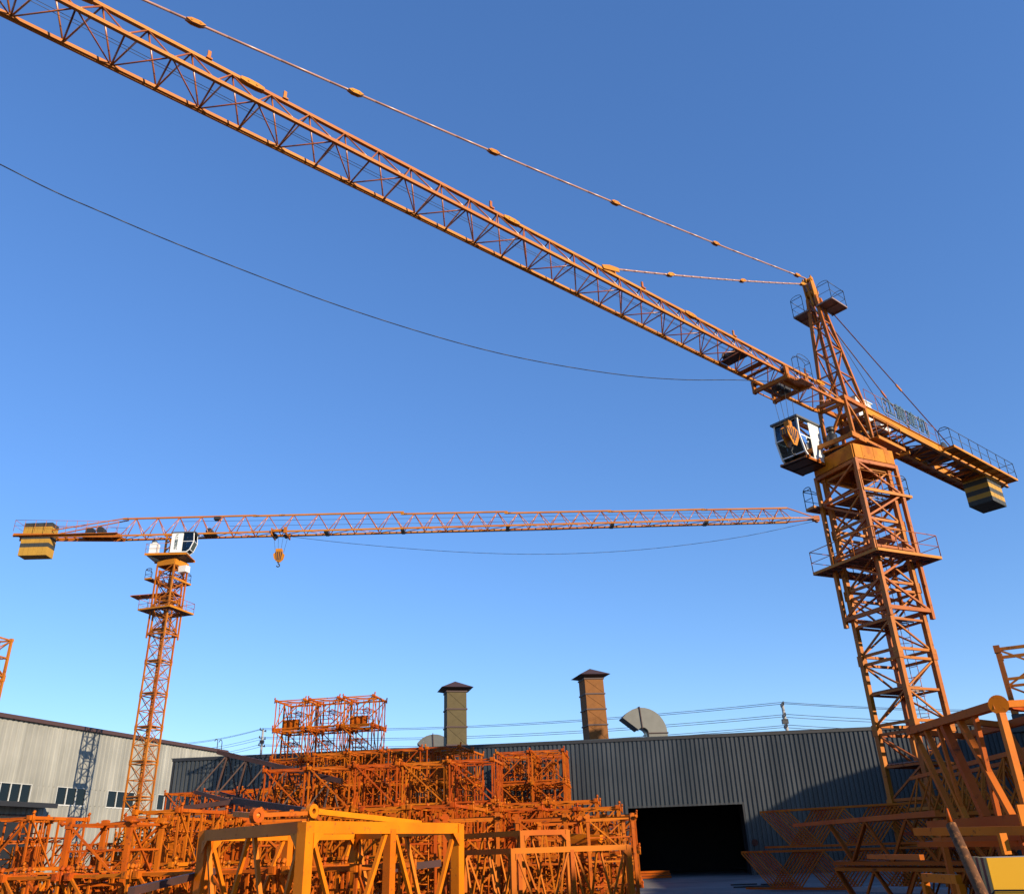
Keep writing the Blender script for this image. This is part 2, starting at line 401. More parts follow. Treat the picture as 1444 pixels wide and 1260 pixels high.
# near side v=(0.644,-0.765): u=(-.765,-.644) ; rot+90 of u = (.644,-.765)  => local +y = v
upper_loc=(0,0,0)
def up_part(mb,name,mat):
    return turn(mb.build(name,mat,crane),JA)
# turntable
s=MB(); s.box(-1.12,1.12,-1.1,1.1,17.98,18.06)
for y in(-1,1): s.beam((-1.5,y*.95,18.22),(1.5,y*.95,18.22),.14,.24)
for x in(-1.4,-.5,.5,1.4): s.beam((x,-1.0,18.2),(x,1.0,18.2),.12,.2)
up_part(s,'turntable',M['crane'])
# slewing motors
for (x,y) in((.95,-.25),(-.85,.5)):
    s=MB(); s.tube((x,y,18.1),(x,y,18.75),.24,14); s.tube((x,y,18.75),(x,y,18.95),.15,12); s.tube((x,y,18.95),(x,y,19.15),.19,12); up_part(s,'slewing_motor',M['dark'])
# turntable walkway with railing on the near and rear sides
s=MB(); s.box(-2.0,.4,1.17,1.62,18.12,18.16); s.box(-2.45,-1.52,-1.2,1.17,18.12,18.16); s.beam((-2.0,1.62,18.1),(.4,1.62,18.1),.07,.16); s.beam((-2.45,-1.2,18.1),(-2.45,1.62,18.1),.07,.14)
wk=up_part(s,'walkway',M['crane_yellow'])
r=MB(); railing(r,[(.4,1.62,18.15),(-2.0,1.62,18.15),(-2.45,1.2,18.15),(-2.45,-1.2,18.15)],1.05,.02); r.build('railing',M['crane'],wk)
# slewing column
def lattice_column(z0,z1,b0,b1,n,leg,br,mat,name,side_mats=None):
    # b0,b1 : (x0,x1,y) rectangles bottom/top
    mb=MB(); 
    def cor(b,z): x0,x1,y=b; return [V((x0,-y,z)),V((x1,-y,z)),V((x1,y,z)),V((x0,y,z))]
    C0=cor(b0,z0);C1=cor(b1,z1)
    for i in range(4):
        a0,b_0,a1,b_1=C0[i],C0[(i+1)%4],C1[i],C1[(i+1)%4]
        for k in range(n):
            p,q_=lerp(a0,a1,k/n),lerp(b_0,b_1,k/n); p2,q2=lerp(a0,a1,(k+1)/n),lerp(b_0,b_1,(k+1)/n)
            if k: mb.beam(p,q_,br,br)
            if (k+i)%2: mb.beam(p,q2,br,br)
            else: mb.beam(q_,p2,br,br)
    s=up_part(mb,name,mat)
    for a,b in zip(C0,C1): MB().beam(a,b,leg,leg,up=V((1,0,0))).build('leg',mat,s)
    return s
lattice_column(18.3,20.35,(-1.0,.75,.72),(-1.0,.75,.66),1,.15,.09,M['crane'],'slewing_column')
s=MB()
for y in(-.66,.66): s.beam((-1.1,y,20.45),(.85,y,20.45),.14,.22)
for x in(-1.02,.77): s.beam((x,-.7,20.45),(x,.7,20.45),.14,.22)
up_part(s,'column_frame',M['crane'])
for x in(-1.02,.77): s=MB(); s.beam((x,-.7,18.5),(x,.7,18.5),.12,.16); up_part(s,'column_base_beam',M['crane'])
s=MB(); s.box(-.9,-.1,-.6,.6,19.4,19.43); up_part(s,'column_floor',M['winch'])
# tower head
th=lattice_column(20.55,26.6,(-1.15,.42,.62),(.02,.42,.22),4,.14,.06,M['crane'],'tower_head')
s=MB()
for y in(-.22,.22):
    s.prism([(-.05,y-.03,26.0),(.45,y-.03,26.0),(.62,y-.03,27.5),(.48,y-.03,27.85),(.30,y-.03,27.6)],(0,.06,0))
s.beam((.2,0,26.2),(.5,0,27.7),.10,.40); s.tube((.5,-.3,27.6),(.5,.3,27.6),.10,10); s.tube((.28,-.26,26.9),(.28,.26,26.9),.22,12)
s.build('head_bracket',M['crane_yellow'],th)
l=MB(); ladder(l,(-.78,-.1,20.6),(-.1,-.05,26.0),(0,1,0),.4,.014); l.build('ladder',M['crane'],th)
for sy in(-1,1):
    z=25.95; p=MB(); y0,y1=.28,1.08
    p.box(-.85,.55,sy*y0 if sy>0 else -y1,sy*y1 if sy>0 else -y0,z,z+.03)
    for x in(-.85,-.15,.55): p.beam((x,sy*y0*.8,z-.04),(x,sy*y1,z-.04),.05,.07)
    p.beam((-.85,sy*y1,z-.02),(.55,sy*y1,z-.02),.05,.08); p.beam((-.85,sy*y0,z-.02),(.55,sy*y0,z-.02),.05,.08)
    pl=p.build('head_platform',M['floorplate'],th)
    r=MB(); 
    railing(r,[(.55,sy*.45,z),(.55,sy*y1,z),(-.85,sy*y1,z),(-.85,sy*.45,z)],.95,.016)
    r.path([(-.85,sy*(.45+.32-.32*math.cos(t)),z+.95+.18*math.sin(t)) for t in [k*PI/6 for k in range(7)]],.016,4)
    r.path([(.55,sy*(.45+.32-.32*math.cos(t)),z+.95+.18*math.sin(t)) for t in [k*PI/6 for k in range(7)]],.016,4)
    r.build('head_railing',M['dark'],th)
# jib
joints=[.8,1.5,10.9,20.3,29.6,38.9,48.0]
pan=1.14
jz=20.1
for (a,b,n) in((1.5,10.9,8),(10.9,20.3,8),(20.3,29.6,8),(29.6,34.1,4),(34.1,43.3,8),(43.3,50.0,6)):
    j=jib_piece('jib_section',crane,a,n,(b-a)/n,1.18,1.15,.052,.026,M['crane'])
    turn(j,JA,jz)
# jib root
s=MB()
for y in(-.59,.59): s.beam((.7,y,jz+.1),(1.5,y,jz),.11,.16)
s.beam((.7,-.62,jz+.1),(.7,.62,jz+.1),.12,.16); s.beam((.72,0,jz+.25),(1.5,0,jz+1.13),.09,.1)
for y in(-.59,.59): s.beam((.8,y,jz+.15),(1.55,0,jz+1.1),.06,.06)
up_part(s,'jib_foot',M['crane'])
# posts (rope rests) and lug on top chord
for t in(30.84,28.63,21.16,13.68,7.97,2.6):
    s=MB(); s.beam((t,0,jz+1.2),(t,0,jz+1.55),.05,.09,up=V((1,0,0))); s.box(t-.08,t+.08,-.1,.1,jz+1.2,jz+1.25); up_part(s,'rope_guide_post',M['crane'])
s=MB()
for sy in(-.09,.09): s.prism([(15.05,sy-.02,jz+1.33),(15.9,sy-.02,jz+1.12),(16.0,sy-.02,jz+1.25),(15.6,sy-.02,jz+1.42),(15.1,sy-.02,jz+1.5)],(0,.04,0))
up_part(s,'tie_lug',M['crane_yellow'])
# trolley winch near jib root and long trolley rope inside jib
s=MB(); s.box(7.95,8.5,-.5,.5,jz+.02,jz+.08); s.tube((8.25,-.4,jz+.3),(8.25,.2,jz+.3),.14,14); s.tube((8.25,-.43,jz+.3),(8.25,-.38,jz+.3),.21,14); s.tube((8.25,.18,jz+.3),(8.25,.22,jz+.3),.21,14); s.tube((8.25,.25,jz+.3),(8.25,.5,jz+.3),.11,10)
up_part(s,'trolley_winch',M['winch'])
s=MB(); s.beam((7.1,-.59,jz-.02),(7.1,.59,jz-.02),.3,.05); s.beam((6.6,-.59,jz-.03),(6.6,.59,jz-.03),.12,.08);up_part(s,'jib_deck_strip',M['crane'])
s=MB()
s.path([(8.2,-.18,jz+.5),(25,-.2,jz+.32),(49,-.2,jz+.45)],.010,4); s.path([(8.2,.1,jz+.25),(28,.08,jz+.12),(49,.1,jz+.3)],.010,4); up_part(s,'trolley_rope',M['rope'])
# tie bars
def tie_bar(name,p,q,links,sag,r,parent_turn):
    p=V(p);q=V(q); N=24; pts=[]
    for i in range(N+1):
        t=i/N; c=lerp(p,q,t); c.z-=sag*4*t*(1-t); pts.append(c)
    s=MB(); s.path(pts,r,6); o=turn(s.build(name,M['tie'],crane),JA)
    for t in links:
        c=lerp(p,q,t); c.z-=sag*4*t*(1-t); d=(q-p).normalized()
        sd,u=basis(d); l=MB()
        for k in(-.055,.055):
            pts2=[c-d*.27+sd*k,c-d*.12+u*.075+sd*k,c+d*.12+u*.075+sd*k,c+d*.27+sd*k,c+d*.12-u*.075+sd*k,c-d*.12-u*.075+sd*k]
            l.prism([tuple(a-sd*.015) for a in pts2],tuple(sd*.03))
        l.tube(c-sd*.09-d*.12,c+sd*.09-d*.12,.035,8); l.tube(c-sd*.09+d*.12,c+sd*.09+d*.12,.035,8)
        l.build('link_plate',M['crane_yellow'],o)
    return o
tie_bar('long_tie_bar',(.62,0,27.72),(38.3,0,jz+1.35),(.02,.20,.375,.54,.685,.815),.35,.038,None)
tie_bar('short_tie_bar',(.62,0,27.35),(15.35,0,jz+1.42),(.03,.40,.76),.10,.038,None)
# counter jib ties
for sy in(-1,1):
    s=MB(); a=V((.1,sy*.2,26.7)); b=V((-11.0,sy*.62,20.55)); s.path([a,b],.028,5); o=up_part(s,'counter_tie_bar',M['rust'])
    c=lerp(a,b,.55); l=MB(); d=(b-a).normalized(); sd,u=basis(d); l.beam(c-d*.25,c+d*.25,.06,.12); l.build('link_plate',M['crane'],o)
s=MB(); s.path([(.28,-.05,26.9),(-5.2,-.1,21.3)],.014,4); up_part(s,'hoist_rope',M['rope'])
# counter jib
for y in(-.66,.66):
    s=MB(); x0,x1=-.9,-16.8; z=20.33
    s.box(x1,x0,y-.02,y+.02,z-.2,z+.2); s.box(x1,x0,y-.08,y+.08,z+.2,z+.225); s.box(x1,x0,y-.08,y+.08,z-.225,z-.2)
    up_part(s,'counter_jib_beam',M['crane_yellow'])
s=MB(); x=-1.2
k=0
while x>-16.7:
    s.beam((x,-.64,20.16),(x,.64,20.16),.07,.10)
    s.beam((x,-.64,20.14),(x-.95,.64,20.14),.05,.05) if k%2 else s.beam((x,.64,20.14),(x-.95,-.64,20.14),.05,.05)
    x-=.95;k+=1
dk=up_part(s,'counter_jib_frame',M['crane'])
s=MB(); s.box(-3.0,-1.3,-.6,.1,20.24,20.27); s.box(-8.2,-3.9,-.6,-.15,20.24,20.27); s.box(-9.4,-7.4,-.6,.6,20.28,20.31); s.box(-12.8,-10.6,.0,.6,20.24,20.27); s.box(-16.6,-12.4,-.6,.6,20.3,20.33); s.build('deck_plate',M['floorplate'],dk)
# far side walkway slung along the counter jib
s=MB(); s.box(-16.6,-4.2,-1.15,-.76,20.2,20.23); s.beam((-16.6,-1.15,20.18),(-4.2,-1.15,20.18),.06,.12)
for k in range(13): s.beam((-4.4-k,-1.15,20.15),(-4.4-k,-.7,20.15),.05,.06)
wk=up_part(s,'side_walkway',M['crane'])
r=MB(); railing(r,[(-4.2,-1.15,20.2),(-16.6,-1.15,20.2)],1.0,.018); r.build('railing',M['crane'],wk)
s=MB(); s.box(-16.4,-8.5,.78,1.38,20.26,20.29); s.beam((-16.4,1.38,20.24),(-8.5,1.38,20.24),.06,.13)
for k in range(9): s.beam((-8.6-k*.96,.7,20.2),(-8.6-k*.96,1.38,20.2),.06,.08)
wk=up_part(s,'rear_platform',M['crane_yellow'])
r=MB(); railing(r,[(-8.5,.8,20.28),(-8.5,1.38,20.28),(-16.4,1.38,20.28),(-16.4,-.66,20.28)],1.0,.018)
r.path([(-8.5,.8,21.28),(-8.5,.95,21.42),(-8.5,1.2,21.42),(-8.5,1.38,21.28)],.022,4); r.build('railing',M['dark'],wk)
r=MB(); railing(r,[(-1.3,.70,20.56),(-8.45,.70,20.56)],1.0,.015); up_part(r,'near_railing',M['crane'])
# hoist winch and cabinets
s=MB(); s.box(-10.6,-9.4,-.55,.5,20.35,20.45); s.tube((-10,-.45,20.85),(-10,.35,20.85),.34,16); s.tube((-10,-.5,20.85),(-10,-.45,20.85),.42,16); s.tube((-10,.35,20.85),(-10,.4,20.85),.42,16); s.tube((-9.5,.1,20.8),(-9.5,.55,20.8),.17,12)
up_part(s,'hoist_winch',M['dark'])
s=MB(); s.box(-2.9,-1.45,-.55,.15,20.36,21.45); s.box(-3.0,-1.4,-.6,.2,21.45,21.5); s.box(-4.6,-3.6,-.5,.1,20.3,21.1); eb=up_part(s,'control_cabinet',M['white'])
# sign letters on railing
sg=MB()
for k in range(5): sg.beam((-2.9-k*1.15,.73,20.75),(-2.9-k*1.15,.73,21.56),.03,.03,up=V((1,0,0)))
sg.beam((-2.9,.73,20.72),(-7.5,.73,20.72),.025,.025); sg.beam((-2.9,.73,21.58),(-7.5,.73,21.58),.025,.025)
sgn=up_part(sg,'name_board',M['grey'])
for i,ch in enumerate('江麓建机'):
    c=V((-3.47-i*1.15,.75,21.15))
    Mx=Matrix(((-1,0,0,c.x),(0,0,1,c.y),(0,1,0,c.z),(0,0,0,1)))
    text_mesh(ch,.98,Mx,M['sign'],sgn,'character',.02)
# counterweights
s=MB()
for i in range(4):
    x0=-15.55+i*.45
    for k in range(6):
        s.mat(1 if k%2==0 else 0); s.box(x0,x0+.43,-.62,.70,18.62+k*.28,18.62+k*.28+.279)
up_part(s,'counterweight',[M['cwy'],M['cwk']])
s=MB()
for i in range(4):
    for y in(-.4,.45): s.beam((-15.35+i*.45,y,20.2),(-15.35+i*.45,y,20.42),.05,.12)
s.beam((-15.7,-.7,20.28),(-13.6,-.7,20.28),.08,.1); up_part(s,'counterweight_hanger',M['dark'])
# trolley
s=MB()
for x in(4.25,5.75):
    s.beam((x,-.92,jz-.34),(x,.92,jz-.34),.13,.18)
    for y in(-.84,.84): s.prism([(x-.09,y-.05,jz-.45),(x+.09,y-.05,jz-.45),(x+.13,y-.05,jz+.12),(x-.13,y-.05,jz+.12)],(0,.10,0))
for y in(-.42,.42): s.beam((4.25,y,jz-.36),(5.75,y,jz-.36),.10,.12)
s.beam((4.25,-.84,jz-.3),(5.75,-.84,jz-.3),.05,.05); s.box(4.3,5.7,.45,.82,jz-.3,jz-.27)
tr=up_part(s,'trolley',M['crane'])
w=MB()
for x in(4.25,5.75):
    for y in(-.7,.7): w.tube((x,y-.04,jz+.02),(x,y+.04,jz+.02),.12,12)
for x in(4.75,5.25): w.tube((x,-.2,jz-.3),(x,.2,jz-.3),.2,14)
w.build('wheel',M['dark'],tr)
s=MB(); s.box(4.2,5.2,.86,1.15,jz-.4,jz-.37); 
bk=s.build('service_basket',M['crane'],tr)
r=MB(); railing(r,[(4.2,.88,jz-.38),(4.2,1.15,jz-.38),(5.2,1.15,jz-.38),(5.2,.88,jz-.38)],1.1,.014)
for y in(.92,1.15): r.path([(4.7+.5*math.cos(t),y,jz+.72+.22*math.sin(t)) for t in [k*PI/8 for k in range(9)]],.014,4)
r.build('basket_rail',M['dark'],bk)
# hook block
s=MB(); hx,hz=5.0,17.45
for dx,dy in((-.22,-.2),(.22,-.2),(-.22,.2),(.22,.2)): s.tube((hx+dx,dy,hz+.35),(hx+dx*1.2,dy*1.6,jz-.3),.011,4)
up_part(s,'hook_rope',M['rope'])
s=MB()
for sy in(-.17,.13):
    prof=[(hx-.42,hz+.28),(hx-.2,hz+.42),(hx+.2,hz+.42),(hx+.42,hz+.28),(hx+.40,hz-.05),(hx+.12,hz-.48),(hx-.12,hz-.48),(hx-.40,hz-.05)]
    s.prism([(a,sy,b) for a,b in prof],(0,.04,0))
s.box(hx-.12,hx+.12,-.12,.12,hz+.42,hz+.7)
for sx in(-.42,.38): s.box(hx+sx,hx+sx+.04,-.17,.17,hz-.02,hz+.26)
hb=up_part(s,'hook_block',M['crane_yellow'])
st=MB()
for k in range(5):
    x=-.34+k*.17
    for sy in(-.182,.172): st.prism([(hx+x,sy,hz+.36-abs(x)*.3),(hx+x+.075,sy,hz+.36-abs(x)*.3),(hx+x*.55+.06,sy,hz-.40+abs(x)*.9),(hx+x*.55,sy,hz-.40+abs(x)*.9)],(0,.01,0))
for k in range(3):
    st.box(hx-.425,hx-.42,-.15+k*.12,-.10+k*.12,hz-.02,hz+.26); st.box(hx+.42,hx+.425,-.15+k*.12,-.10+k*.12,hz-.02,hz+.26)
st.build('hazard_stripe',M['black'],hb)
hk=MB(); hk.path([(hx,0,hz-.45),(hx,0,hz-.62)]+[(hx+.13*math.sin(t),0,hz-.75+.13*math.cos(t)) for t in [k*PI/5 for k in range(8)]],.035,6); hk.build('hook',M['dark'],hb)
# sagging rope out to the jib end
pts=[(5.7,0,19.9),(8.49,0,19.03),(11.8,0,17.9),(15.25,0,16.9),(19.3,0,15.99),(22.66,0,15.46),(26.4,0,15.15),(29.71,0,15.09),(32.36,0,15.16),(34.54,0,15.36),(40,0,16.4),(49,0,19.9)]
def smooth(pts,n=4):
    P=[V(p) for p in pts]; out=[]
    for i in range(len(P)-1):
        p0=P[max(i-1,0)];p1=P[i];p2=P[i+1];p3=P[min(i+2,len(P)-1)]
        for k in range(n):
            t=k/n; out.append(.5*((2*p1)+(p2-p0)*t+(2*p0-5*p1+4*p2-p3)*t*t+(3*p1-p0-3*p2+p3)*t**3))
    out.append(P[-1]); return out
s=MB(); s.path(smooth(pts),.016,4); up_part(s,'sagging_rope',M['rope'])

# operator cab builder (local x forward, y near side)
def build_cab(parent,org,ang,Lc,Wc,Hc,name='cab',letters=False,mirror=False):
    root=bpy.data.objects.new(name,None); col.objects.link(root); root.parent=parent; KIDS.setdefault(parent.name,[]).append(root)
    root.location=org; root.rotation_euler=(0,0,ang)
    y0,y1=0,Wc
    prof=[(0,0),(Lc*.72,0),(Lc*.86,Hc*.13),(Lc,Hc*.55),(Lc*.96,Hc)]
    prof=[V((a,0,b)) for a,b in prof]
    # floor, back wall, roof
    s=MB(); s.box(0,Lc*.72,.02,Wc-.02,0,.05); s.box(0,.05,.02,Wc-.02,.05,Hc-.03)
    s.build('cab_shell',M['white'],root)
    s=MB(); s.box(-.08,Lc+.1,-.08,Wc+.08,Hc,Hc+.09); s.box(.1,.5,.2,.6,Hc+.09,Hc+.2); s.build('roof',M['roofgrey'],root)
    fr=MB()
    for y in(y0+.03,y1-.03):
        for a,b in zip(prof[:-1],prof[1:]): fr.beam(a+V((0,y,0)),b+V((0,y,0)),.07,.07,up=V((0,1,0)))
        fr.beam((Lc*.5,y,.03),(Lc*.5,y,Hc),.05,.05,up=V((1,0,0))); fr.beam((Lc*.5,y,Hc*.55),(Lc,y,Hc*.55),.05,.05)
    for a in prof[1:]: fr.beam(a+V((0,.02,0)),a+V((0,Wc-.02,0)),.05,.05)
    fr.build('pillar',M['white'],root)
    # side panels solid rear half
    for y in(y0,y1-.02):
        s=MB(); s.box(.05,Lc*.5-.03,y,y+.02,.02,Hc); s.build('side_panel',M['white'],root)
        s=MB(); pts=[(Lc*.53,y+.008,.06),(Lc*.72,y+.008,.06),(Lc*.83,y+.008,Hc*.15),(Lc*.97,y+.008,Hc*.55),(Lc*.93,y+.008,Hc-.04),(Lc*.53,y+.008,Hc-.04)]; s.prism(pts,(0,.006,0)); s.build('side_window',M['glass'],root)
    s=MB()
    for a,b in zip(prof[1:-1],prof[2:]):
        s.prism([(a.x,.06,a.z),(a.x,Wc-.06,a.z),(b.x,Wc-.06,b.z),(b.x,.06,b.z)],(.006,0,-.003))
    s.build('front_window',M['glass'],root)
    # seat and console
    s=MB(); s.box(Lc*.3,Lc*.58,Wc*.3,Wc*.7,.35,.48); s.box(Lc*.24,Lc*.32,Wc*.3,Wc*.7,.48,1.1); s.box(Lc*.4,Lc*.5,Wc*.4,Wc*.6,.05,.35); s.build('seat',M['black'],root)
    s=MB(); s.box(Lc*.35,Lc*.65,Wc*.1,Wc*.24,.05,.75); s.box(Lc*.35,Lc*.65,Wc*.76,Wc*.9,.05,.75); s.build('console',M['grey'],root)
    # dark lining on inside of back wall and ceiling
    s=MB(); s.box(.055,.07,.05,Wc-.05,.05,Hc-.06); s.box(.07,Lc*.93,.05,Wc-.05,Hc-.05,Hc-.02); s.build('lining',M['black'],root)
    return root
c1=build_cab(crane,tuple(V((math.cos(JA),math.sin(JA),0))*.95+V((-math.sin(JA),math.cos(JA),0))*(-2.05)+V((0,0,17.5))),JA,1.85,1.28,1.9)
s=MB(); s.beam((.9,-2.05,17.42),(2.7,-2.05,17.42),.1,.12); s.beam((.9,-.77,17.42),(2.7,-.77,17.42),.1,.12)
for x in(1.0,1.8,2.6): s.beam((x,-2.05,17.42),(x,-.6,17.42),.1,.12)
s.beam((.4,-1.4,17.4),(.4,-.6,18.0),.1,.14)
up_part(s,'cab_bracket',M['crane'])
s=MB(); s.box(.95,2.75,-2.05,-.78,17.36,17.38); up_part(s,'cab_underplate',M['winch'])
# cab handrail loop
s=MB(); s.path([(.93,-.74,17.8),(.75,-.7,17.9),(.7,-.7,18.6),(.8,-.7,18.8),(.93,-.74,18.8)],.016,5); up_part(s,'cab_handrail',M['black'])

# =================================================================== LEFT TOWER CRANE
T2=V((-33.66,79.14,0))
c2=empty('tower_crane','distant orange flat-top tower crane at left with white cab and level jib','tower crane',loc=tuple(T2))
MA2=R(-62+45); W2=1.56
b2=mast_section('mast_section',c2,W2,2.93,.135,.066,M['crane'],halves=2,landing=False,lad=True,xb=True)
p=MB(); i=W2/2-.05; p.box(-i,i,-i,i*.1,0,.04); p.box(-i,-.05,i*.1,i,0,.04)
lp=p.build('landing',M['floorplate'],b2); lp.location=(0,0,.05)
turn(b2,MA2,1.14)
for k in range(1,9):
    c=copy_tree(b2,c2); KIDS[c2.name].append(c); turn(c,MA2,1.14+2.93*k)
f=MB(); f.box(-1.8,1.8,-1.8,1.8,0.004,1.14); turn(f.build('base_slab',M['concrete'],c2),MA2)
climbing_cage(c2,1.96,20.9,28.1,.13,.075,23.5,2.5,26.5,2.35,MA2,M['crane'],M['crane_yellow'],1.3)
# loading platform reaching out on the left
s=MB(); s.box(-1.0,3.6,-.7,.7,25.15,25.2)
for x in range(6): s.beam((-1+x*.9,-.7,25.12),(-1+x*.9,.7,25.12),.08,.08)
s.beam((-1,-.7,25.2),(3.6,-.1,25.2),.1,.14); s.beam((-1,.7,25.2),(3.6,.1,25.2),.1,.14)
turn(s.build('monorail_platform',M['crane'],c2),R(172))
q=1.0; s=MB()
for a,b in(((-q,-q),(q,-q)),((q,-q),(q,q)),((q,q),(-q,q)),((-q,q),(-q,-q))): s.beam((*a,28.14),(*b,28.14),.12,.54)
s.box(-q+.05,q-.05,-q+.05,q-.05,28.36,28.42); turn(s.build('slewing_support',M['crane_yellow'],c2),MA2)
JA2=math.atan2(math.cos(R(88.6)),math.sin(R(88.6)))
# local +y here is far side; near side is -y
def up2(mb,name,mat): return turn(mb.build(name,mat,c2),JA2)
s=MB(); s.tube((0,0,28.42),(0,0,28.6),.95,24); s.tube((0,0,28.6),(0,0,28.82),.7,20,1.1); up2(s,'slewing_ring',M['dark'])
s=MB(); s.box(-2.3,1.7,-1.5,1.1,28.85,28.93); s.beam((-2.3,-1.5,28.84),(1.7,-1.5,28.84),.08,.22); s.beam((-2.3,1.1,28.84),(1.7,1.1,28.84),.08,.22)
tt=up2(s,'turntable',M['crane_yellow']); r=MB(); railing(r,[(0,-1.48,28.93),(-2.28,-1.48,28.93),(-2.28,1.08,28.93)],1.0,.02); r.build('railing',M['crane'],tt)
s=MB(); s.prism([(-2.2,-1.4,28.845),(1.5,-1.4,28.845),(.8,-1.0,28.5),(-1.2,-1.0,28.5)],(0,2.0,0)); s.build('support_frame',M['winch'],tt)
s=MB()
for x in(-.75,.7):
    for y in(-.6,.6): s.beam((x,y,28.9),(x,y,31.1),.17,.17,up=V((1,0,0)))
s.beam((-.75,-.6,29.4),(.7,-.6,31.0),.1,.1); s.beam((-.75,.6,31.0),(.7,.6,29.4),.1,.1); s.beam((-.75,-.6,30.2),(-.75,.6,31),.1,.1)
s.beam((-1,-.6,31.05),(1,-.6,31.05),.16,.2); s.beam((-1,.6,31.05),(1,.6,31.05),.16,.2); up2(s,'slewing_column',M['crane'])
cc=build_cab(c2,tuple(V((math.cos(JA2),math.sin(JA2),0))*(.12)-V((-math.sin(JA2),math.cos(JA2),0))*1.62+V((0,0,28.96))),JA2,2.2,1.05,1.95)
for i,ch in enumerate('江麓建机'):
    Mx=Matrix(((1,0,0,.5),(0,0,1,-.02),(0,1,0,1.38-i*.33),(0,0,0,1)))
    Mx=Matrix(((1,0,0,.5),(0,0,-1,-.015),(0,1,0,1.38-i*.33),(0,0,0,1)))
    text_mesh(ch,.36,Mx,M['sign'],cc,'character',.01)
s=MB(); s.beam((.42,-.02,1.62),(.62,-.02,1.78),.08,.03); s.beam((.42,-.02,1.78),(.66,-.02,1.8),.06,.03); s.build('emblem',M['sign'],cc)
s=MB(); s.box(-2.0,-1.25,-1.35,-.7,28.95,30.0); s.box(-1.8,-1.4,-1.3,-.8,30.0,30.12); s.box(-2.03,-1.25,-1.37,-.68,29.5,29.53); up2(s,'control_cabinet',M['white'])
s=MB(); s.tube((-1.7,-1.05,30.12),(-1.7,-1.05,30.3),.26,12); up2(s,'cabinet_fan',M['dark'])
s=MB(); s.box(-.45,.45,-.3,.3,0,.62); wt=turn(s.build('water_tank',M['white'],c2),MA2,27.2,1.35,-.5)
# jib
z2=31.15; xs=[(-5.4,7.6,6,2.0,2.0),(7.6,10.2,1,1.95,1.95),(10.2,22.5,5,1.95,1.95),(22.5,33.0,5,1.75,1.7),(33.0,43.5,5,1.55,1.5),(43.5,53,5,1.42,1.4),(53,61.5,5,1.35,1.3)]
for a,b,n,h0,h1 in xs:
    j=jib_piece('jib_section',c2,a,n,(b-a)/n,1.25,h0,.075,.045,M['crane'],H1=h1,top_r=.075)
    turn(j,JA2,z2)
s=MB()
for y in(-.6,.6): s.beam((61.5,y,z2),(64.3,y*.3,z2+.1),.12,.12)
s.beam((61.5,0,z2+1.3),(64.3,0,z2+.15),.1,.1); s.box(63.9,64.5,-.3,.3,z2-.15,z2+.3); s.tube((64.3,-.2,z2-.1),(64.3,.2,z2-.1),.22,10); up2(s,'jib_tip',M['crane'])
for t in(9.6,14.9,22.5,33,43.5,53):
    s=MB(); s.beam((t-.05,-.6,z2-.1),(t-.05,.6,z2-.1),.35,.22); up2(s,'joint_bracket',M['dark'])
s=MB(); s.tube((3.2,-.35,z2+.35),(3.2,.35,z2+.35),.33,12); s.box(2.6,3.9,-.5,.5,z2+.02,z2+.12); s.box(3.5,4.1,-.3,.3,z2+1.6,z2+1.9); up2(s,'trolley_winch',M['dark'])
s=MB(); s.path([(0,.1,z2+1.6),(30,.1,z2+1.2),(61,.1,z2+1.0)],.018,4); s.path([(5,-.1,z2+.9),(30,-.1,z2+.6),(61,-.1,z2+.6)],.016,4)
s.path([(11,0,z2-.25),(35,0,z2-.42),(62,0,z2-.1)],.016,4); up2(s,'trolley_rope',M['rope'])
# counter jib
s=MB()
for y in(-.62,.62): s.beam((-5.4,y,z2),(-15.9,y,z2+.35),.12,.36)
for k in range(12): x=-5.6-k*.9; s.beam((x,-.6,z2+(-x-5.4)*.033),(x,.6,z2+(-x-5.4)*.033),.1,.14)
s.box(-15.8,-5.6,-.95,-.64,z2+.2,z2+.25); s.box(-15.8,-5.6,.64,.95,z2+.2,z2+.25); s.box(-9.5,-5.8,-.62,.62,z2+.22,z2+.26)
cj=up2(s,'counter_jib_frame',M['crane'])
r=MB(); railing(r,[(-5.6,-.95,z2+.25),(-15.8,-.95,z2+.65),(-15.8,.95,z2+.65),(-5.6,.95,z2+.25)],1.15,.022); r.build('railing',M['crane'],cj)
s=MB(); s.beam((-5.2,-.3,z2+1.95),(-13.2,-.6,z2+.6),.07,.1); s.beam((-5.2,.3,z2+1.95),(-13.2,.6,z2+.6),.07,.1); up2(s,'counter_tie_bar',M['crane'])
s=MB(); s.tube((-7.6,-.4,z2+.75),(-7.6,.4,z2+.75),.36,14); s.box(-9.2,-6.6,-.5,.5,z2+.3,z2+.42); s.box(-9.0,-8.3,-.4,.3,z2+.42,z2+.95); up2(s,'hoist_winch',M['dark'])
s=MB()
for i in range(6):
    x0=-15.0+i*.46
    for k in range(8):
        zz=29.65+k*.42
        s.mat(1 if k in(2,4,7) else 0); s.box(x0+(.04*i*0),x0+.445,-.66,.66,zz-.3,zz+.1195)
    s.mat(0)
up2(s,'counterweight',[M['cwy'],M['cwk']])
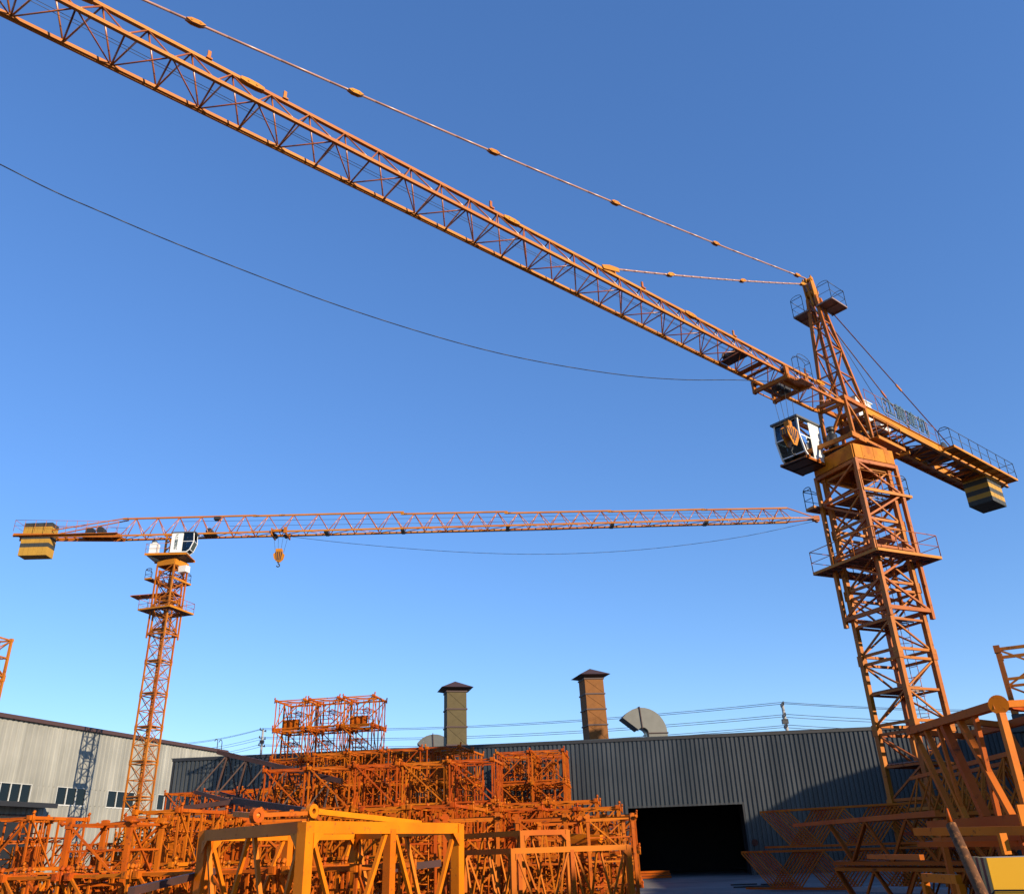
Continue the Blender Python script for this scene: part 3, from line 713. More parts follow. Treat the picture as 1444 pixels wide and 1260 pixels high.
# trolley, hook
s=MB()
for x in(9.55,11.0):
    s.beam((x,-.85,z2-.3),(x,.85,z2-.3),.14,.2)
    for y in(-.8,.8): s.beam((x,y,z2-.4),(x,y,z2+.3),.16,.12,up=V((1,0,0)))
for y in(-.8,.8): s.beam((9.5,y,z2+.05),(11.05,y,z2+.05),.08,.25)
s.box(10.8,11.1,-1.1,-.87,z2-.3,z2+.3)
tr2=up2(s,'trolley',M['crane']); w=MB()
for x in(9.8,10.8): w.tube((x,-.2,z2-.3),(x,.2,z2-.3),.2,12)
w.build('wheel',M['dark'],tr2)
s=MB()
for dx,dy in((-.65,-.2),(-.3,.2),(.3,-.2),(.65,.2)): s.tube((10.3+dx,dy,z2-.3),(10.3+dx*.55,dy,29.2),.014,4)
up2(s,'hook_rope',M['rope'])
s=MB()
for sy in(-.2,.14): s.prism([(9.75,sy,28.95),(10.0,sy,29.2),(10.55,sy,29.2),(10.8,sy,28.95),(10.7,sy,28.5),(10.4,sy,28.2),(10.15,sy,28.2),(9.85,sy,28.5)],(0,.06,0))
s.box(9.98,10.58,-.25,.25,29.2,29.5); hb=up2(s,'hook_block',M['crane_yellow'])
st=MB()
for k in range(4):
    x=-.33+k*.2; st.prism([(10.28+x,-.215,29.15),(10.28+x+.1,-.215,29.15),(10.28+x*.6+.07,-.215,28.3),(10.28+x*.6,-.215,28.3)],(0,.01,0))
st.build('hazard_stripe',M['black'],hb)
hk=MB(); hk.path([(10.28,0,28.2),(10.28,0,28.0)]+[(10.28+.15*math.sin(t),0,27.85+.15*math.cos(t)) for t in [k*PI/5 for k in range(8)]],.06,5); hk.build('hook',M['dark'],hb)
s=MB(); s.path(smooth([(11.3,0,30.8),(17,0,29.95),(24.73,0,29.03),(31,0,28.5),(36.67,0,28.25),(43,0,28.3),(49.44,0,28.7),(57,0,29.6),(64.2,0,31.0)]),.022,4); up2(s,'sagging_rope',M['rope'])

# =================================================================== bare masts
def bare_mast(name,label,loc,ang,W,H,n,mat,halves=2):
    r=empty(name,label,'crane mast',loc=loc,rz=0)
    b=mast_section('mast_section',r,W,H,.16,.085,mat,halves=halves); turn(b,ang,0)
    for k in range(1,n):
        c=copy_tree(b,r); KIDS[r.name].append(c); turn(c,ang,H*k)
    return r
bare_mast('crane_mast','bare orange lattice mast cut off by the left edge of the picture',(-37.75,59.7,0),R(-10),1.9,2.8,6,M['crane'])
# =================================================================== BUILDINGS
S1=V((math.sin(R(95.05)),math.cos(R(95.05)),0))   # facade direction, to the right
N1=V((S1.y,-S1.x,0)); N1=-N1 if N1.y>0 else N1     # towards camera
P0=V((-24.7,63.2,0)); HB=8.45
def facade_at(px,py):       # intersect pixel ray with facade plane
    d=ray(px,py); k=(P0-CAM).dot(N1)/d.dot(N1); p=CAM+d*k; return (p-P0).dot(S1),p.z
Lf=72.0
dl,_=facade_at(889,1180); dr,_=facade_at(1053,1180); _,dz=facade_at(970,1136)
Mf=Matrix(((S1.x,-N1.x,0,P0.x),(S1.y,-N1.y,0,P0.y),(0,0,1,0),(0,0,0,1)))  # local x along, y inward, z up
def corrug(mb,x0,x1,z0,z1,pitch=.30,depth=.075,y=0,M4=None,flat=.45):
    n=max(1,int(round((x1-x0)/pitch))); p=(x1-x0)/n; prof=[]
    for i in range(n):
        a=x0+i*p; prof+= [(a,y),(a+p*.30,y),(a+p*.38,y-depth),(a+p*.92,y-depth)]
    prof.append((x1,y)); k=len(mb.v)
    for x,yy in prof:
        for z in(z0,z1):
            q=V((x,yy,z)); mb.v.append(tuple(M4@q if M4 else q))
    for i in range(len(prof)-1): mb.face((k+2*i,k+2*i+2,k+2*i+3,k+2*i+1))
shed=empty('workshop_building','long dark grey corrugated workshop with a wide black open doorway','building')
mb=MB(); corrug(mb,0,dl,0,HB,M4=Mf); corrug(mb,dl,dr,dz,HB,M4=Mf); corrug(mb,dr,Lf,0,HB,M4=Mf)
mb.build('wall',M['darksheet'],shed)
mb=MB()
mb.box(0,.1,.05,26,0,HB,Mf); mb.box(Lf-.1,Lf,.05,26,0,HB,Mf); mb.box(0.1,Lf-.1,25.9,26,0,HB,Mf)
mb.build('side_wall',M['darksheet'],shed)
mb=MB(); Hr=HB+.8
mb.prism([Mf@V((-.2,-.15,HB+.06)),Mf@V((-.2,13,Hr+.0)),Mf@V((-.2,26.2,HB+.06)),Mf@V((-.2,26.2,HB+.01)),Mf@V((-.2,-.15,HB+.01))],S1*(Lf+.4))
mb.build('roof',M['darksheet'],shed)
mb=MB(); mb.box(-.12,Lf+.12,-.14,-.02,HB-.16,HB+.05,Mf); mb.box(-.08,.06,-.08,.04,0,HB-.16,Mf); mb.build('edge_trim',M['dark'],shed)
mb=MB(); mb.box(dl-.1,dl,-.07,.2,0,dz,Mf); mb.box(dr,dr+.1,-.07,.2,0,dz,Mf); mb.box(dl-.1,dr+.1,-.07,.2,dz,dz+.12,Mf); mb.build('door_frame',M['dark'],shed)
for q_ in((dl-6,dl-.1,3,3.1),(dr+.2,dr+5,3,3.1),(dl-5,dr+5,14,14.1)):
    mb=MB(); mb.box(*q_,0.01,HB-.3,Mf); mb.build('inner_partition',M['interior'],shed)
# light workshop on the left
WD=V((math.sin(R(15.0)),math.cos(R(15.0)),0)); Q0=V((-45.57,75.93,0)); Q0=Q0-WD*22; HW=14.0
NW=V((WD.y,-WD.x,0))        # towards the yard (right)
Mw=Matrix(((WD.x,-NW.x,0,Q0.x),(WD.y,-NW.y,0,Q0.y),(0,0,1,0),(0,0,0,1)))
def wall_at(px,py):
    d=ray(px,py); k=(Q0-CAM).dot(NW)/d.dot(NW); p=CAM+d*k; return (p-Q0).dot(WD),p.z
hall=empty('workshop_building','pale ribbed workshop on the left with a window row and awning over its door','building')
wins=[]
for (x0,x1,yt,yb) in((-30,45,1103,1130),(81,122,1110,1134),(152,190,1117,1138),(222,250,1124,1143)):
    a,zt=wall_at(x0,yt+ (x0*0)); b,_=wall_at(x1,yt); 
    xm=(x0+x1)/2; _,zt=wall_at(xm,yt); _,zb=wall_at(xm,yb); wins.append((a,b,zb,zt))
zt=sum(w[3] for w in wins[:3])/3; zb=sum(w[2] for w in wins[:3])/3; wins=[(a,b,zb,zt) for a,b,_,_ in wins]
d1,_=wall_at(43,1180); _,dtop=wall_at(20,1150); d0=d1-14
LW=56.5
mb=MB(); segs=[];x=0
for a,b,_,_ in wins: segs.append((a,b))
cor=lambda a,b,z0,z1: corrug(mb,a,b,z0,z1,pitch=.6,depth=.06,M4=Mw)
cor(0,LW,zt,HW)
x=0
for a,b in segs: cor(x,a,zb,zt); x=b
cor(x,LW,zb,zt)
cor(0,d0,0,zb); cor(d0,d1,dtop,zb); cor(d1,LW,0,zb)
mb.build('wall',M['lightsheet'],hall)
mb=MB(); mb.box(0,LW,30,30.1,0,HW,Mw); mb.box(0,.1,.05,30,0,HW,Mw); mb.box(LW-.1,LW,.05,30,0,HW,Mw); mb.build('side_wall',M['lightsheet'],hall)
mb=MB(); mb.prism([Mw@V((-.3,-.3,HW+.02)),Mw@V((-.3,-.3,HW+.12)),Mw@V((-.3,15,HW+1.2)),Mw@V((-.3,30.3,HW+.12)),Mw@V((-.3,30.3,HW+.02))],WD*(LW+.6)); mb.build('roof',M['trim'],hall)
mb=MB(); mb.box(-.3,LW+.3,-.34,-.3,HW-.22,HW+.13,Mw); mb.build('gutter',M['trim'],hall)
for a,b,z0,z1 in wins:
    f=MB()
    f.box(a,b,-.08,.06,z0-.10,z0,Mw); f.box(a,b,-.07,.06,z1,z1+.05,Mw); f.box(a-.05,a,-.07,.06,z0-.10,z1+.05,Mw); f.box(b,b+.05,-.07,.06,z0-.10,z1+.05,Mw)
    n=max(3,round((b-a)/1.25))
    for k in range(1,n): x=a+(b-a)*k/n; f.box(x-.035,x+.035,-.06,.03,z0,z1,Mw)
    w=f.build('window',M['wframe'],hall)
    g_=MB(); g_.box(a,b,.035,.05,z0,z1,Mw); g_.build('pane',M['glass2'],w)
    g_=MB(); g_.box(a,b,.9,1,z0-.3,z1+.3,Mw); g_.build('dark_backing',M['interior'],w)  # dark sheet behind the pane stands in for the unlit room
mb=MB(); mb.box(d0,d1,.02,.1,0,dtop,Mw); mb.build('door_dark_sheet',M['black'],hall)  # black sheet fills the doorway in place of the dark interior
mb=MB(); mb.box(d1-.0,d1+.12,-.06,.1,0,dtop+.15,Mw); mb.box(d0,d1,-.06,.1,dtop,dtop+.15,Mw); mb.build('door_frame',M['trim'],hall)
_,za=wall_at(40,1140); mb=MB(); da,_=wall_at(60,1140); mb.box(d0-1,da,-1.6,-.05,dtop+.75,dtop+.95,Mw); mb.box(d0-1,da,-1.62,-1.58,dtop+.65,dtop+1.05,Mw); mb.build('awning',M['dark'],hall)
# roof ladder hoops at far end of the light hall
mb=MB(); a,_=wall_at(303,1055)
for dx in(0,.9): mb.path([(Mw@V((a+dx,-.3,HW-.2)))]+[Mw@V((a+dx,-.3+.0,HW+.9))]+[Mw@V((a+dx+.3*math.cos(t)-.3,-.3,HW+.9+.3*math.sin(t))) for t in [k*PI/5 for k in range(6)]],.05,4)
mb.build('roof_ladder_rail',M['dark'],hall)
# off-frame hall at the right whose eaves throw the long shadow over the yard
hall2=empty('workshop_building','grey workshop hall standing outside the picture on the right beside the dark workshop','building')
HE=14.6
def hall_block(nm_obj,pts):
    P=[V((x,y,0)) for x,y in pts]
    MB().prism(P,(0,0,HE)).build('wall',M['darksheet'],nm_obj)
    MB().prism([p+V((0,0,HE+.003)) for p in P],(0,0,.15)).build('roof',M['trim'],nm_obj)
hall_block(hall2,[(36.8,17.6),(38.7,41.6),(48.4,48.8),(63,38),(60,17.6)])
hall3=empty('workshop_building','unseen grey hall outside the picture beyond the right edge, shaped to shade the near yard','building'); hall_block(hall3,[(27.37,-7.0),(36.6,17.2),(52,9),(46,-16)])  # unseen hall, outline shaped so its shadow ends at the big open frame

# chimneys and ducts on the dark roof
def chimney(name,label,x,y,zb,zt,w,tilt,mat,group,bands=3):
    r=empty(name,label,'chimney',group,loc=(x,y,zb),rz=R(14)); r.rotation_euler=(0,tilt,R(14)); H=zt-zb
    s=MB(); s.box(-w/2,w/2,-w/2,w/2,-.8,H)
    # cross-broken panels
    n=bands
    s.build('shaft',mat,r)
    for k in range(n):
        a=H-(k+1)*H/(n+.15); c=H-k*H/(n+.15); cs=MB()
        for sx in(-1,):
            cs.beam((-w/2+.1,-w/2-.004,a+.1),(w/2-.1,-w/2-.004,c-.1),.03,.02); cs.beam((w/2-.1,-w/2-.006,a+.1),(-w/2+.1,-w/2-.006,c-.1),.03,.02)
            cs.beam((w/2+.004,-w/2+.1,a+.1),(w/2+.004,w/2-.1,c-.1),.02,.03)
        cs.build('panel_crease',mat,r)
    for k in range(n+1):
        z=H-k*H/(n+.15); b=MB(); b.box(-w/2-.06,w/2+.06,-w/2-.06,w/2+.06,z-.06,z+.04); b.build('flange',M['capm'],r)
    s=MB()
    for sx in(-1,1):
        for sy in(-1,1): s.beam((sx*(w/2-.05),sy*(w/2-.05),H),(sx*(w/2-.05),sy*(w/2-.05),H+.3),.05,.05,up=V((1,0,0)))
    s.build('cap_post',M['dark'],r)
    s=MB(); e=w*.82; k=0; z=H+.25
    b=[(-e,-e,z),(e,-e,z),(e,e,z),(-e,e,z)]; top=(0,0,z+.62); lowc=w*.5
    i=len(s.v); s.v+=b+[top]+[(-e*.62,-e*.62,z-.16),(e*.62,-e*.62,z-.16),(e*.62,e*.62,z-.16),(-e*.62,e*.62,z-.16)]
    for a in range(4): s.face((i+a,i+(a+1)%4,i+4)); s.face((i+a,i+5+a,i+5+(a+1)%4,i+(a+1)%4))
    s.face((i+8,i+7,i+6,i+5)); s.build('cap',M['capm'],r)
    return r
c=aty(642,1045,67); 
chimney('exhaust_chimney','dull ochre square exhaust chimney with peaked cap, left one on the dark roof',c.x,67,8.9,13.0,1.5,R(0),M['chim1'],None,3)
c=aty(842,1045,67)
chimney('exhaust_chimney','rusty orange square exhaust chimney with peaked cap beside the gooseneck duct',c.x-.06,67,8.9,13.6,1.5,R(-1.2),M['chim2'],None,4)
def gooseneck(label,px,py,Y,ro,ri,a1,w=1.5):
    c=aty(px,py,Y); r=empty('gooseneck_duct',label,'duct',loc=(c.x,Y,c.z),rz=R(6))
    s=MB(); n=14; P=[]
    for i in range(n+1):
        t=a1*i/n; P.append(((ro*math.cos(t),ro*math.sin(t)),(ri*math.cos(t),ri*math.sin(t))))
    P=[((ro,-1.6),(ri,-1.6))]+P
    k=len(s.v)
    for (o,i_) in P:
        for yy in(-w/2,w/2): s.v.append((o[0],yy,o[1])); s.v.append((i_[0],yy,i_[1]))
    for j in range(len(P)-1):
        a=k+4*j;b=a+4
        s.face((a,b,b+1,a+1)); s.face((a+2,a+3,b+3,b+2)); s.face((a,a+2,b+2,b),True); s.face((a+1,b+1,b+3,a+3),True)
    s.build('duct_elbow',M['duct'],r)
    b=MB()
    for t in(a1*.0,a1*.66):
        o=V((math.cos(t),0,math.sin(t)))
        for yy in(-w/2-.03,w/2+.03): b.beam(o*(ri-.08)+V((0,yy,0)),o*(ro+.06)+V((0,yy,0)),.10,.06)
        b.beam(o*(ro+.04)+V((0,-w/2,0)),o*(ro+.04)+V((0,w/2,0)),.06,.1)
    b.build('flange',M['capm'],r)
    d=MB(); o=V((math.cos(a1),0,math.sin(a1)))
    d.prism([o*ri*1.02+V((0,-w/2+.02,0)),o*ro*.99+V((0,-w/2+.02,0)),o*ro*.99+V((0,w/2-.02,0)),o*ri*1.02+V((0,w/2-.02,0))],V((math.sin(a1),0,-math.cos(a1)))*.05); d.build('mouth_dark_plate',M['dark'],r)  # dark plate across the opening stands in for the unlit duct inside
    return r
gooseneck('pale grey gooseneck duct curving left on the dark roof beside the right chimney',904,1035,67,1.85,.42,R(142))
gooseneck('gooseneck duct mostly hidden behind the ochre chimney, only its top showing',612,1068,67,1.6,.33,R(142))

# utility poles & wires
def pole(label,px,ytop,Y,H=None,lean=0):
    c=aty(px,ytop,Y); r=empty('utility_pole',label,'utility pole',loc=(c.x,Y,0)); H=c.z
    s=MB(); s.tube((lean,0,0),(0,0,H),.20,10,.13); s.build('shaft',M['concrete'],r)
    for k,z in enumerate((H-.15,H-1.1,H-2.0)):
        s=MB(); s.beam((-.15,-.9,z),(.15,.9,z),.09,.09); 
        a=s.build('crossarm',M['dark'],r)
        for y in(-.8,.0,.8): 
            if k and y==0: continue
            MB().tube((y*.15,y,z),(y*.15,y,z+.25),.07,6).build('insulator',M['dark'],a)
    s=MB(); s.box(-.25,.25,-.2,.2,H-1.7,H-1.3); s.build('switch_box',M['dark'],r)
    return V((c.x,Y,H))
pr=pole('thin utility pole rising behind the dark workshop roof at right',1103,992,78,lean=.35)
pl_=pole('thin utility pole beside the tall stack of mast sections',371,1028,112,lean=.1)
right_end=V((72,80,12.2)); left_end=aty(170,1052,136)
offs=[(0,.15),(-.8,-.1),(.8,-1.0),(-.8,-1.0),(.8,-1.9),(-.8,-1.9)]
names=['topmost','second','third','fourth','fifth','lowest']
for i,(dy,dz_) in enumerate(offs):
    s=MB(); pts=[]
    nodes=[left_end+V((0,dy,dz_*1.1+.5)),pl_+V((0,dy,dz_)),pr+V((0,dy,dz_)),right_end+V((0,dy,dz_))]
    for a,b,sg in zip(nodes[:-1],nodes[1:],(1.0,.85,1.0)):
        for k in range(17):
            t=k/16; c=lerp(a,b,t); c.z-=sg*4*t*(1-t); pts.append(c)
    s.path(pts,.022,4); o=s.build('power_line',M['rope'])
    tag(o,names[i]+' of the six thin black power lines strung above the dark roof','power line','power lines between the poles')

# =================================================================== STOCK OF SECTIONS
YA=R(9); e1=V((math.cos(-YA),math.sin(-YA),0)); e2=V((-e1.y,e1.x,0))
def section_proto(name,W,Lg,H,mat,seed,kind=0):
    """lying mast section: x width, y length, z height"""
    r=random.Random(seed)
    root=bpy.data.objects.new(name,None); col.objects.link(root); root.location=(0,0,-500)
    lg=.10; br=.052; X=W/2-.06; Y0,Y1=.06,Lg-.06; Z0,Z1=.07,H-.07
    C=[(-X,Z0),(X,Z0),(X,Z1),(-X,Z1)]
    for (x,z) in C:
        l=MB(); l.beam((x,0,z),(x,Lg,z),lg,lg)
        for y in(0,Lg-.24): l.beam((x,y+.01,z),(x,y+.23,z),lg*1.5,lg*1.5)
        for y in(.12,Lg-.12):
            sx=1 if x>0 else -1
            l.tube((x+sx*.1,y,z-.14),(x+sx*.1,y,z+.16),.035,6); l.tube((x+sx*.1,y-.03,z+.12),(x+sx*.1,y+.03,z+.2),.05,6)
        l.build('chord',mat,root)
    b=MB()
    for y in(Y0+.1,Lg/2,Y1-.1):
        for i in range(4):
            (x0,z0),(x1,z1)=C[i],C[(i+1)%4]
            if y==Lg/2 and i in(0,): continue
            b.beam((x0,y,z0),(x1,y,z1),br,br*1.2)
    for i in range(4):
        (x0,z0),(x1,z1)=C[i],C[(i+1)%4]; n=2
        for k in range(n):
            ya=Y0+.1+(Lg-.32)*k/n; yb=Y0+.1+(Lg-.32)*(k+1)/n
            if k%2: b.beam((x0,ya,z0),(x1,yb,z1),br*.85,br*.85)
            else: b.beam((x1,ya,z1),(x0,yb,z0),br*.85,br*.85)
    # end diagonal
    sgn=1 if kind%2 else -1
    b.beam((-X*sgn,Y0+.05,Z0),(X*sgn,Y0+.05,Z1),br,br); b.beam((-X*sgn,Y1-.05,Z0),(X*sgn,Y1-.05,Z1),br,br)
    b.build('bracing',mat,root)
    l=MB(); ladder(l,(.25*sgn,.3,Z1*.6),(.25*sgn,Lg-.3,Z1*.6),(1,0,.25),.42,.02,.3)
    for y in(.7,1.5,2.2):
        l.path([(.25*sgn+.35*math.cos(t),y,Z1*.6-.5*math.sin(t)) for t in [k*PI/5 for k in range(6)]],.018,4)
    l.build('ladder',mat,root)
    p=MB(); z=.25
    if kind==1: p.box(-X,X*.2,Lg*.5,Lg*.515,Z0,Z0+.7)
    for k in range(5): p.beam((-X,Lg*.5,Z0+.25*k+.1),(X*.3,Lg*.5,Z0+.25*k+.1),.03,.04)
    p.beam((X*.3,Lg*.5,Z0),(X*.3,Lg*.5,Z1),.04,.05,up=V((1,0,0)))
    for q in (Lg*.25,Lg*.75):
        p.beam((-X,q,Z0+.04),(X,q,Z0+.04),.04,.05); p.beam((-X,q,Z1-.04),(X,q,Z1-.04),.04,.05); p.beam((-X,q,Z0),(-X,q,Z1),.04,.05,up=V((1,0,0))); p.beam((X,q,Z0),(X,q,Z1),.04,.05,up=V((1,0,0)))
    for k in range(4): p.beam((-X+.1+k*.4,Lg*.46,Z0),(-X+.1+k*.4,Lg*.46,Z1),.04,.05,up=V((1,0,0)))
    p.build('landing',mat,root)
    return root
def hide_proto(p):
    for c in KIDS.get(p.name,[]): bpy.data.objects.remove(c)
    bpy.data.objects.remove(p)
ORD=['bottom','second','third','fourth','fifth','sixth']
CORD=['first','second','third','fourth','fifth','sixth','seventh','eighth','ninth','tenth']
W0,L0,H0=2.05,2.8,1.86
PR=[section_proto('mast_section',W0,L0,H0,M['stack'],k,k) for k in range(4)]
SMALL=[section_proto('mast_section',1.65,2.8,1.66,M['stack'],10+k,k) for k in range(2)]
nplaced=0
def stack(desc,origin,cols,deep,tiers,protos,gap=.28,ang=YA,W=W0,Lg=L0,H=H0,group=None,jit=.05,rowgap=.25,cells=None,a1=None):
    global nplaced
    ang=a1 if a1 is not None else ang
    x1=V((math.cos(-ang),math.sin(-ang),0)); x2=V((-x1.y,x1.x,0))
    for r_ in range(deep):
        for c in range(cols):
            T=tiers[c] if isinstance(tiers,(list,tuple)) else tiers
            for t in range(T):
                if r_>0 and t<T-2 : continue      # hidden cores are left out
                pr=protos[(c*2+t+r_*3+rnd.randint(0,1)*2)%len(protos)]
                o=copy_tree(pr); nplaced+=1
                p=origin+x1*(W/2+c*(W+gap)+rnd.uniform(-jit,jit))+x2*(r_*(Lg+rowgap)+rnd.uniform(-jit,jit)*2)
                o.location=(p.x,p.y,t*H+.02); o.rotation_euler=(0,0,-ang+R(rnd.uniform(-1,1)))
                rowtxt='' if deep==1 else (' front row,' if r_==0 else ' '+CORD[r_]+' row,')
                lv='top' if t==T-1 and T>1 else ORD[t]
                tag(o,f'orange mast section, {lv} layer, {CORD[c]} column from left,{rowtxt} {desc}','mast section',group or 'mast sections stacked in the yard')
# tall stack
pt=atz(388,986,11.2); stack('tallest stack',V((pt.x,pt.y,0)),3,1,6,PR,jit=.04)
# big middle block
pt=atz(440,1062,7.42); stack('big middle block',V((pt.x,pt.y,0)),4,2,4,PR,ang=R(11))
# right block beside the dark wall
pt=atz(700,1060,7.42); stack('right end block',V((pt.x,pt.y,0)),2,2,4,PR,gap=.1,ang=R(7))
# low stack by the doorway
pt=atz(803,1148,3.4); stack('stack by doorway',V((pt.x,pt.y,0)),2,3,2,SMALL,gap=.05,ang=R(6),W=1.65,H=1.68,jit=.02)
# left back row
pt=atz(232,1117,5.6); stack('row under brown truss',V((pt.x,pt.y,0)),5,1,3,PR,gap=.5,ang=R(12))
pt=atz(152,1161,3.74); stack('row at left crane foot',V((pt.x,pt.y,0)),4,1,2,PR,gap=.7,ang=R(14))
pt=atz(80,1187,3.5); stack('row by pale wall',V((pt.x,pt.y,0)),4,1,2,SMALL,gap=.4,ang=R(14),W=1.65,H=1.68)
stack('row behind amber frame',V((-14.5,33.2,0)),8,1,[2,1,2,2,1,2,2,1],SMALL,gap=.12,ang=R(10),W=1.65,H=1.68)
stack('row before middle block',V((-14.2,41.5,0)),8,1,[2,3,3,3,3,3,2,2],PR,gap=.15,ang=R(8))
stack('second row before middle block',V((-13.2,37.6,0)),8,1,[2,2,2,2,2,2,2,2],SMALL,gap=.12,ang=R(9),W=1.65,H=1.68)
stack('nearest left row',V((-17.5,26.5,0)),7,1,[1,1,1,1,1,1,1],SMALL,gap=.2,ang=R(14),W=1.65,H=1.68)
stack('second nearest left row',V((-19.5,30.5,0)),6,1,[1,2,1,1,2,1],SMALL,gap=.2,ang=R(14),W=1.65,H=1.68)
stack('row right of amber frame',V((-3.6,33.5,0)),4,1,[2,1,1,1],SMALL,gap=.1,ang=R(8),W=1.65,H=1.68)
stack('second row right of amber frame',V((-3.0,38.0,0)),4,1,[2,2,2,2],SMALL,gap=.1,ang=R(8),W=1.65,H=1.68)
stack('front left row',V((-13.5,21.5,0)),6,1,[1,1,1,1,1,1],SMALL,gap=.15,ang=R(18),W=1.65,H=1.68)
STAND=section_proto('mast_section',1.6,2.8,1.6,M['stack'],33,1)
spots=[(-1.6,27.6,3),(.6,30.0,-4),(2.6,31.6,6),(-3.6,31.0,0),(-6.2,24.0,8),(1.2,35.0,2),(-9.6,22.6,-6)]
for i,(x,y,a) in enumerate(spots):
    o=copy_tree(STAND); o.rotation_euler=(R(90),0,R(a)); o.location=(x,y,.02)
    tag(o,f'upright orange mast section in mid pile, {CORD[i]} of the upright ones','mast section','upright mast sections')
# left edge standing frame
for (px,py,z,a,i) in((46,1180,2.82,-50,0),(-48,1184,2.82,-45,1)):
    p=atz(px,py,z); o=copy_tree(STAND); o.rotation_euler=(R(90),0,R(a)); o.location=(p.x,p.y+.6,.02)
    tag(o,['upright orange section with cross bracing near the bottom left corner','upright orange section cut by the left picture edge'][i],'mast section','upright mast sections')
for p_ in PR+SMALL+[STAND]: hide_proto(p_)

#FILL
# ---- large amber climbing frame in the foreground
def open_frame(name,label,pc,pr_,pl2,H,post,mat,posts_r=(.5,),posts_l=(),cat='steel frame',braces=True):
    """pc near corner, pr_ right end, pl2 left end (ground xy)"""
    r=empty(name,label,cat); up=V((0,0,1)); far=pr_+pl2-pc
    C=[pc,pr_,far,pl2]
    for i in range(4):
        a,b=C[i],C[(i+1)%4]
        MB().beam(a+up*(H-post/2),b+up*(H-post/2),post*.9,post*1.15).build('top_beam',mat,r)
        MB().beam(a+up*(.1),b+up*(.1),post*.8,post).build('bottom_beam',mat,r)
    for c in C: MB().beam(c+up*.01,c+up*(H-post*.02),post*1.15,post*1.15,up=V((pr_-pc).normalized())).build('post',mat,r)
    ms=[]
    for t in posts_r:
        for a,b in((pc,pr_),(pl2,far)): 
            m=lerp(a,b,t); MB().beam(m+up*.01,m+up*(H-post*.6),post*.95,post*.95,up=V((pr_-pc).normalized())).build('post',mat,r)
    bb=MB()
    for a,b in((pc,pr_),(pl2,far),(pc,pl2),(pr_,far)):
        for k in range(2):
            p,q=lerp(a,b,k/2),lerp(a,b,(k+1)/2); m=lerp(p,q,.5)
            bb.beam(p+up*(H-post)+ (m-p)*.12,m+up*.2,post*.42,post*.42); bb.beam(q+up*(H-post)+(m-q)*.12,m+up*.2,post*.42,post*.42)
    bb.build('bracing',mat,r)
    for c in C:
        for q in (C[(C.index(c)+1)%4],C[(C.index(c)-1)%4]):
            d=(q-c).normalized(); nn=V((d.y,-d.x,0)); nn=nn if nn.dot(CAM-c)>0 else -nn
            o_=c+nn*(post*.6); gp=MB()
            gp.prism([o_+d*post*.5+up*(H-post*1.0),o_+d*post*1.9+up*(H-post*1.0),o_+d*post*.5+up*(H-post*2.4)],tuple(nn*.012)); gp.build('gusset',mat,r)
    return r
pc=atz(432,1158,2.35);prr=atz(645,1161,2.35);pll=atz(292,1171,2.35)
for p in(pc,prr,pll): p.z=0
open_frame('steel_frame','large amber square-tube frame in the foreground with its corner facing us',pc,prr,pll,2.35,.17,M['fresh'])
pc=V((.0,24.5,0)); pt=atz(735,1173,2.28); pc=V((pt.x,pt.y,0)); k=24.0/pc.y; pc=V((pc.x*k,24.0,0))
open_frame('steel_frame','smaller amber frame behind and right of the large foreground frame',pc,pc+V((1.2,.55,0)),pc+V((-2.0,2.6,0)),2.28,.11,M['stack_amber'],posts_r=())
open_frame('steel_frame','low amber frame with a long level top rail right of centre',V((-.3,20.6,0)),V((2.35,21.6,0)),V((-1.5,22.6,0)),1.86,.10,M['stack_amber'],posts_r=(.5,))
# pendant bars with round eyes lying on the foreground frame
def eye_bar(label,p,q,eye_at_p=True,r=.05,mat=None,w=.1):
    mat=mat or M['fresh']; p=V(p);q=V(q); o=empty('pendant_bar',label,'pendant bar'); d=(q-p).normalized()
    s=MB(); s.beam(p+d*.1,q,w,w*.9); s.build('bar',mat,o)
    e=MB(); n=16; side=V((0,0,1)).cross(d).normalized(); up=d.cross(side)
    k=len(e.v); ro,ri,th=.115,.045,.05
    for sd in(-th,th):
        for rr_ in(ro,ri):
            for i in range(n):
                t=2*PI*i/n; e.v.append(tuple(p+side*sd+d*(rr_*math.cos(t))+up*(rr_*math.sin(t))))
    for i in range(n):
        j=(i+1)%n
        e.face((k+i,k+j,k+n+j,k+n+i)); e.face((k+2*n+j,k+2*n+i,k+3*n+i,k+3*n+j)); e.face((k+j,k+i,k+2*n+i,k+2*n+j)); e.face((k+n+i,k+n+j,k+3*n+j,k+3*n+i))
    e.build('eye',mat,o)
    return o
def hz(px,py,D): return ath(px,py,D)
eye_bar('amber pendant bar with round eye resting above the large frame, its tail tapering right',hz(440,1143,16.3),hz(592,1160,18.6))
eye_bar('short amber pendant bar with round eye above the left rail of the large frame',hz(359,1149,15.6),hz(332,1147,16.6),w=.09)
eye_bar('orange-brown bar joining the two round eyes above the large frame',hz(362,1149,15.5),hz(432,1146,16.2),mat=M['shade_orange'],w=.07)
